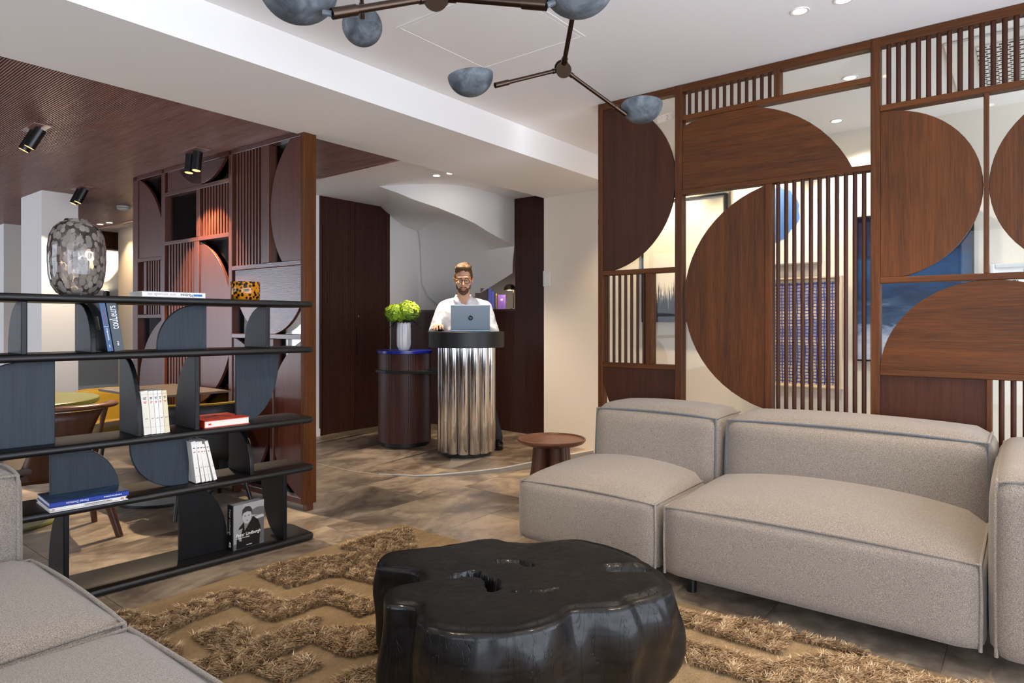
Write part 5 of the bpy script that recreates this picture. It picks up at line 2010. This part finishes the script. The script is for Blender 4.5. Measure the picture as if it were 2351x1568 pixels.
# tall canvas: pale above, dark dripping band below
k = NT('dripping_canvas')
u, v = loc_yz(k, 1.89, 2.63, 1.22, 2.25)
cb = k.n('ShaderNodeCombineXYZ')
k.l(k.math('MULTIPLY', u, 60), cb.inputs[0])
k.l(k.math('MULTIPLY', v, 5), cb.inputs[1])
st = k.noise(cb.outputs[0], 1.0, 4, .7)
lvl = k.math('ADD', k.math('MULTIPLY', st, .62), -.04)
dark = k.math('MULTIPLY', k.math('SUBTRACT', lvl, v), 14, True)
k.l(k.mix(dark, '#e2dccf', '#17172a'), k.p.inputs['Base Color'])
canvas('tall pale canvas with dark blue dripping band, leftmost behind the screen', 1.89, 2.63, 1.22, 2.25, k.m, fw=.014)
k = NT('blue_blot_canvas')
u, v = loc_yz(k, 1.188, 1.85, 1.648, 2.30)
nz = k.noise(k.coord((7, 7, 7), 'World'), 1, 4)
du, dv = k.math('SUBTRACT', u, .50), k.math('SUBTRACT', v, .60)
dd = k.math('SQRT', k.math('ADD', k.math('MULTIPLY', k.math('MULTIPLY', du, du), 1.3), k.math('MULTIPLY', dv, dv)))
dd = k.math('ADD', dd, k.math('MULTIPLY', nz, .16))
blob = k.math('MULTIPLY', k.math('SUBTRACT', .40, dd), 60, True)
k.l(k.mix(blob, '#e6e2da', '#3f6fb8'), k.p.inputs['Base Color'])
canvas('white canvas with a loose blue blot seen through the tall slats', 1.188, 1.85, 1.648, 2.30, k.m, frame=plain('silver_frame', '#8c877e', .4))
k = NT('blue_plaid_canvas')
u, v = loc_yz(k, 1.05, 1.75, .735, 1.553)
wob = k.noise(k.coord((9, 9, 9), 'World'), 1, 3)
def lines(c, fr_):
    ph_ = k.math('FRACT', k.math('ADD', k.math('MULTIPLY', c, fr_), k.math('MULTIPLY', wob, .9)))
    return k.math('LESS_THAN', ph_, .30)
gr = k.math('MAXIMUM', lines(u, 26), lines(v, 34))
ins = k.math('MULTIPLY', k.math('MULTIPLY', k.math('LESS_THAN', u, .93), k.math('LESS_THAN', v, .95)), k.math('GREATER_THAN', v, .03))
dk = k.ramp(k.noise(k.coord((1, 1, 9), 'World'), 1, 2), [(0.45, (0, 0, 0, 1)), (0.55, (1, 1, 1, 1))])
gr = k.math('MULTIPLY', k.math('ADD', gr, k.math('MULTIPLY', dk, .55), True), ins)
k.l(k.mix(gr, '#c9b49a', '#2a3f86'), k.p.inputs['Base Color'])
canvas('unframed blue plaid paper work below the blue blot canvas', 1.05, 1.75, .735, 1.553, k.m, frame=plain('paper_edge', '#cdbba2', .8), name='paper_artwork')
k = NT('night_sea_canvas')
u, v = loc_yz(k, .273, .961, .942, 1.962)
nz = k.noise(k.coord((4, 4, 16), 'World', rot=(R(8), 0, 0)), 1, 6, .65, .8)
h = k.math('ADD', v, k.math('MULTIPLY', k.math('SUBTRACT', nz, .5), .55))
k.l(k.ramp(h, [(0.0, '#c3c7d4'), (0.20, '#8e9bb8'), (0.30, '#35506f'), (0.45, '#172a4a'), (0.62, '#1d4470'), (0.8, '#141d38'), (1.0, '#171c33')]), k.p.inputs['Base Color'])
k.p.inputs['Roughness'].default_value = .35
canvas('large navy blue seascape canvas in a black frame, rightmost behind the screen', .273, .961, .942, 1.962, k.m)

t = thing('notice_frame', 'white framed evacuation notice on the wall at the right picture edge', 'notice', (5.19, -.05, 1.1))
MB().box(5.18, 5.199, -.38, .18, 1.14, 1.565).build('sheet', M['white_cover'], t)
for a in ((-.40, -.375, 1.12, 1.585), (.165, .19, 1.12, 1.585), (-.375, .165, 1.12, 1.145), (-.375, .165, 1.555, 1.585)):
    MB().box(5.165, 5.2, *a).build('frame_bar', plain('aluminium_frame', '#d5d8da', .3, .3), t, bevel=.006)
text('- FL', .05, M['ink'], t, (-.012, .12, .36), (R(90), 0, R(-90)))
MB().box(5.1785, 5.1795, -.30, .02, 1.52, 1.548).build('red_band', plain('red_band', '#c23a44', .5), t)

# ceiling air-conditioning cassette beyond the slats
t = thing('air_conditioner', 'white ceiling air-conditioning cassette with dark slotted grille behind the slats', 'air conditioner', (4.37, .0, 2.58))
MB().box(3.88, 4.86, -.45, .33, 2.580, 2.5945).build('panel', M['white_gloss'], t, bevel=.004)
gm = MB().box(3.98, 4.76, -.30, .20, 2.572, 2.580).build('grille', M['white_gloss'], t)
sl2 = MB()
for i in range(22):
    for j in range(13):
        x0_, y0_ = 3.99 + i * .035, -.29 + j * .0375 + (.018 if i % 2 else 0)
        sl2.box(x0_, x0_ + .017, y0_, y0_ + .026, 2.5712, 2.5722)
sl2.build('slots', M['ink'], gm, kind='stuff')
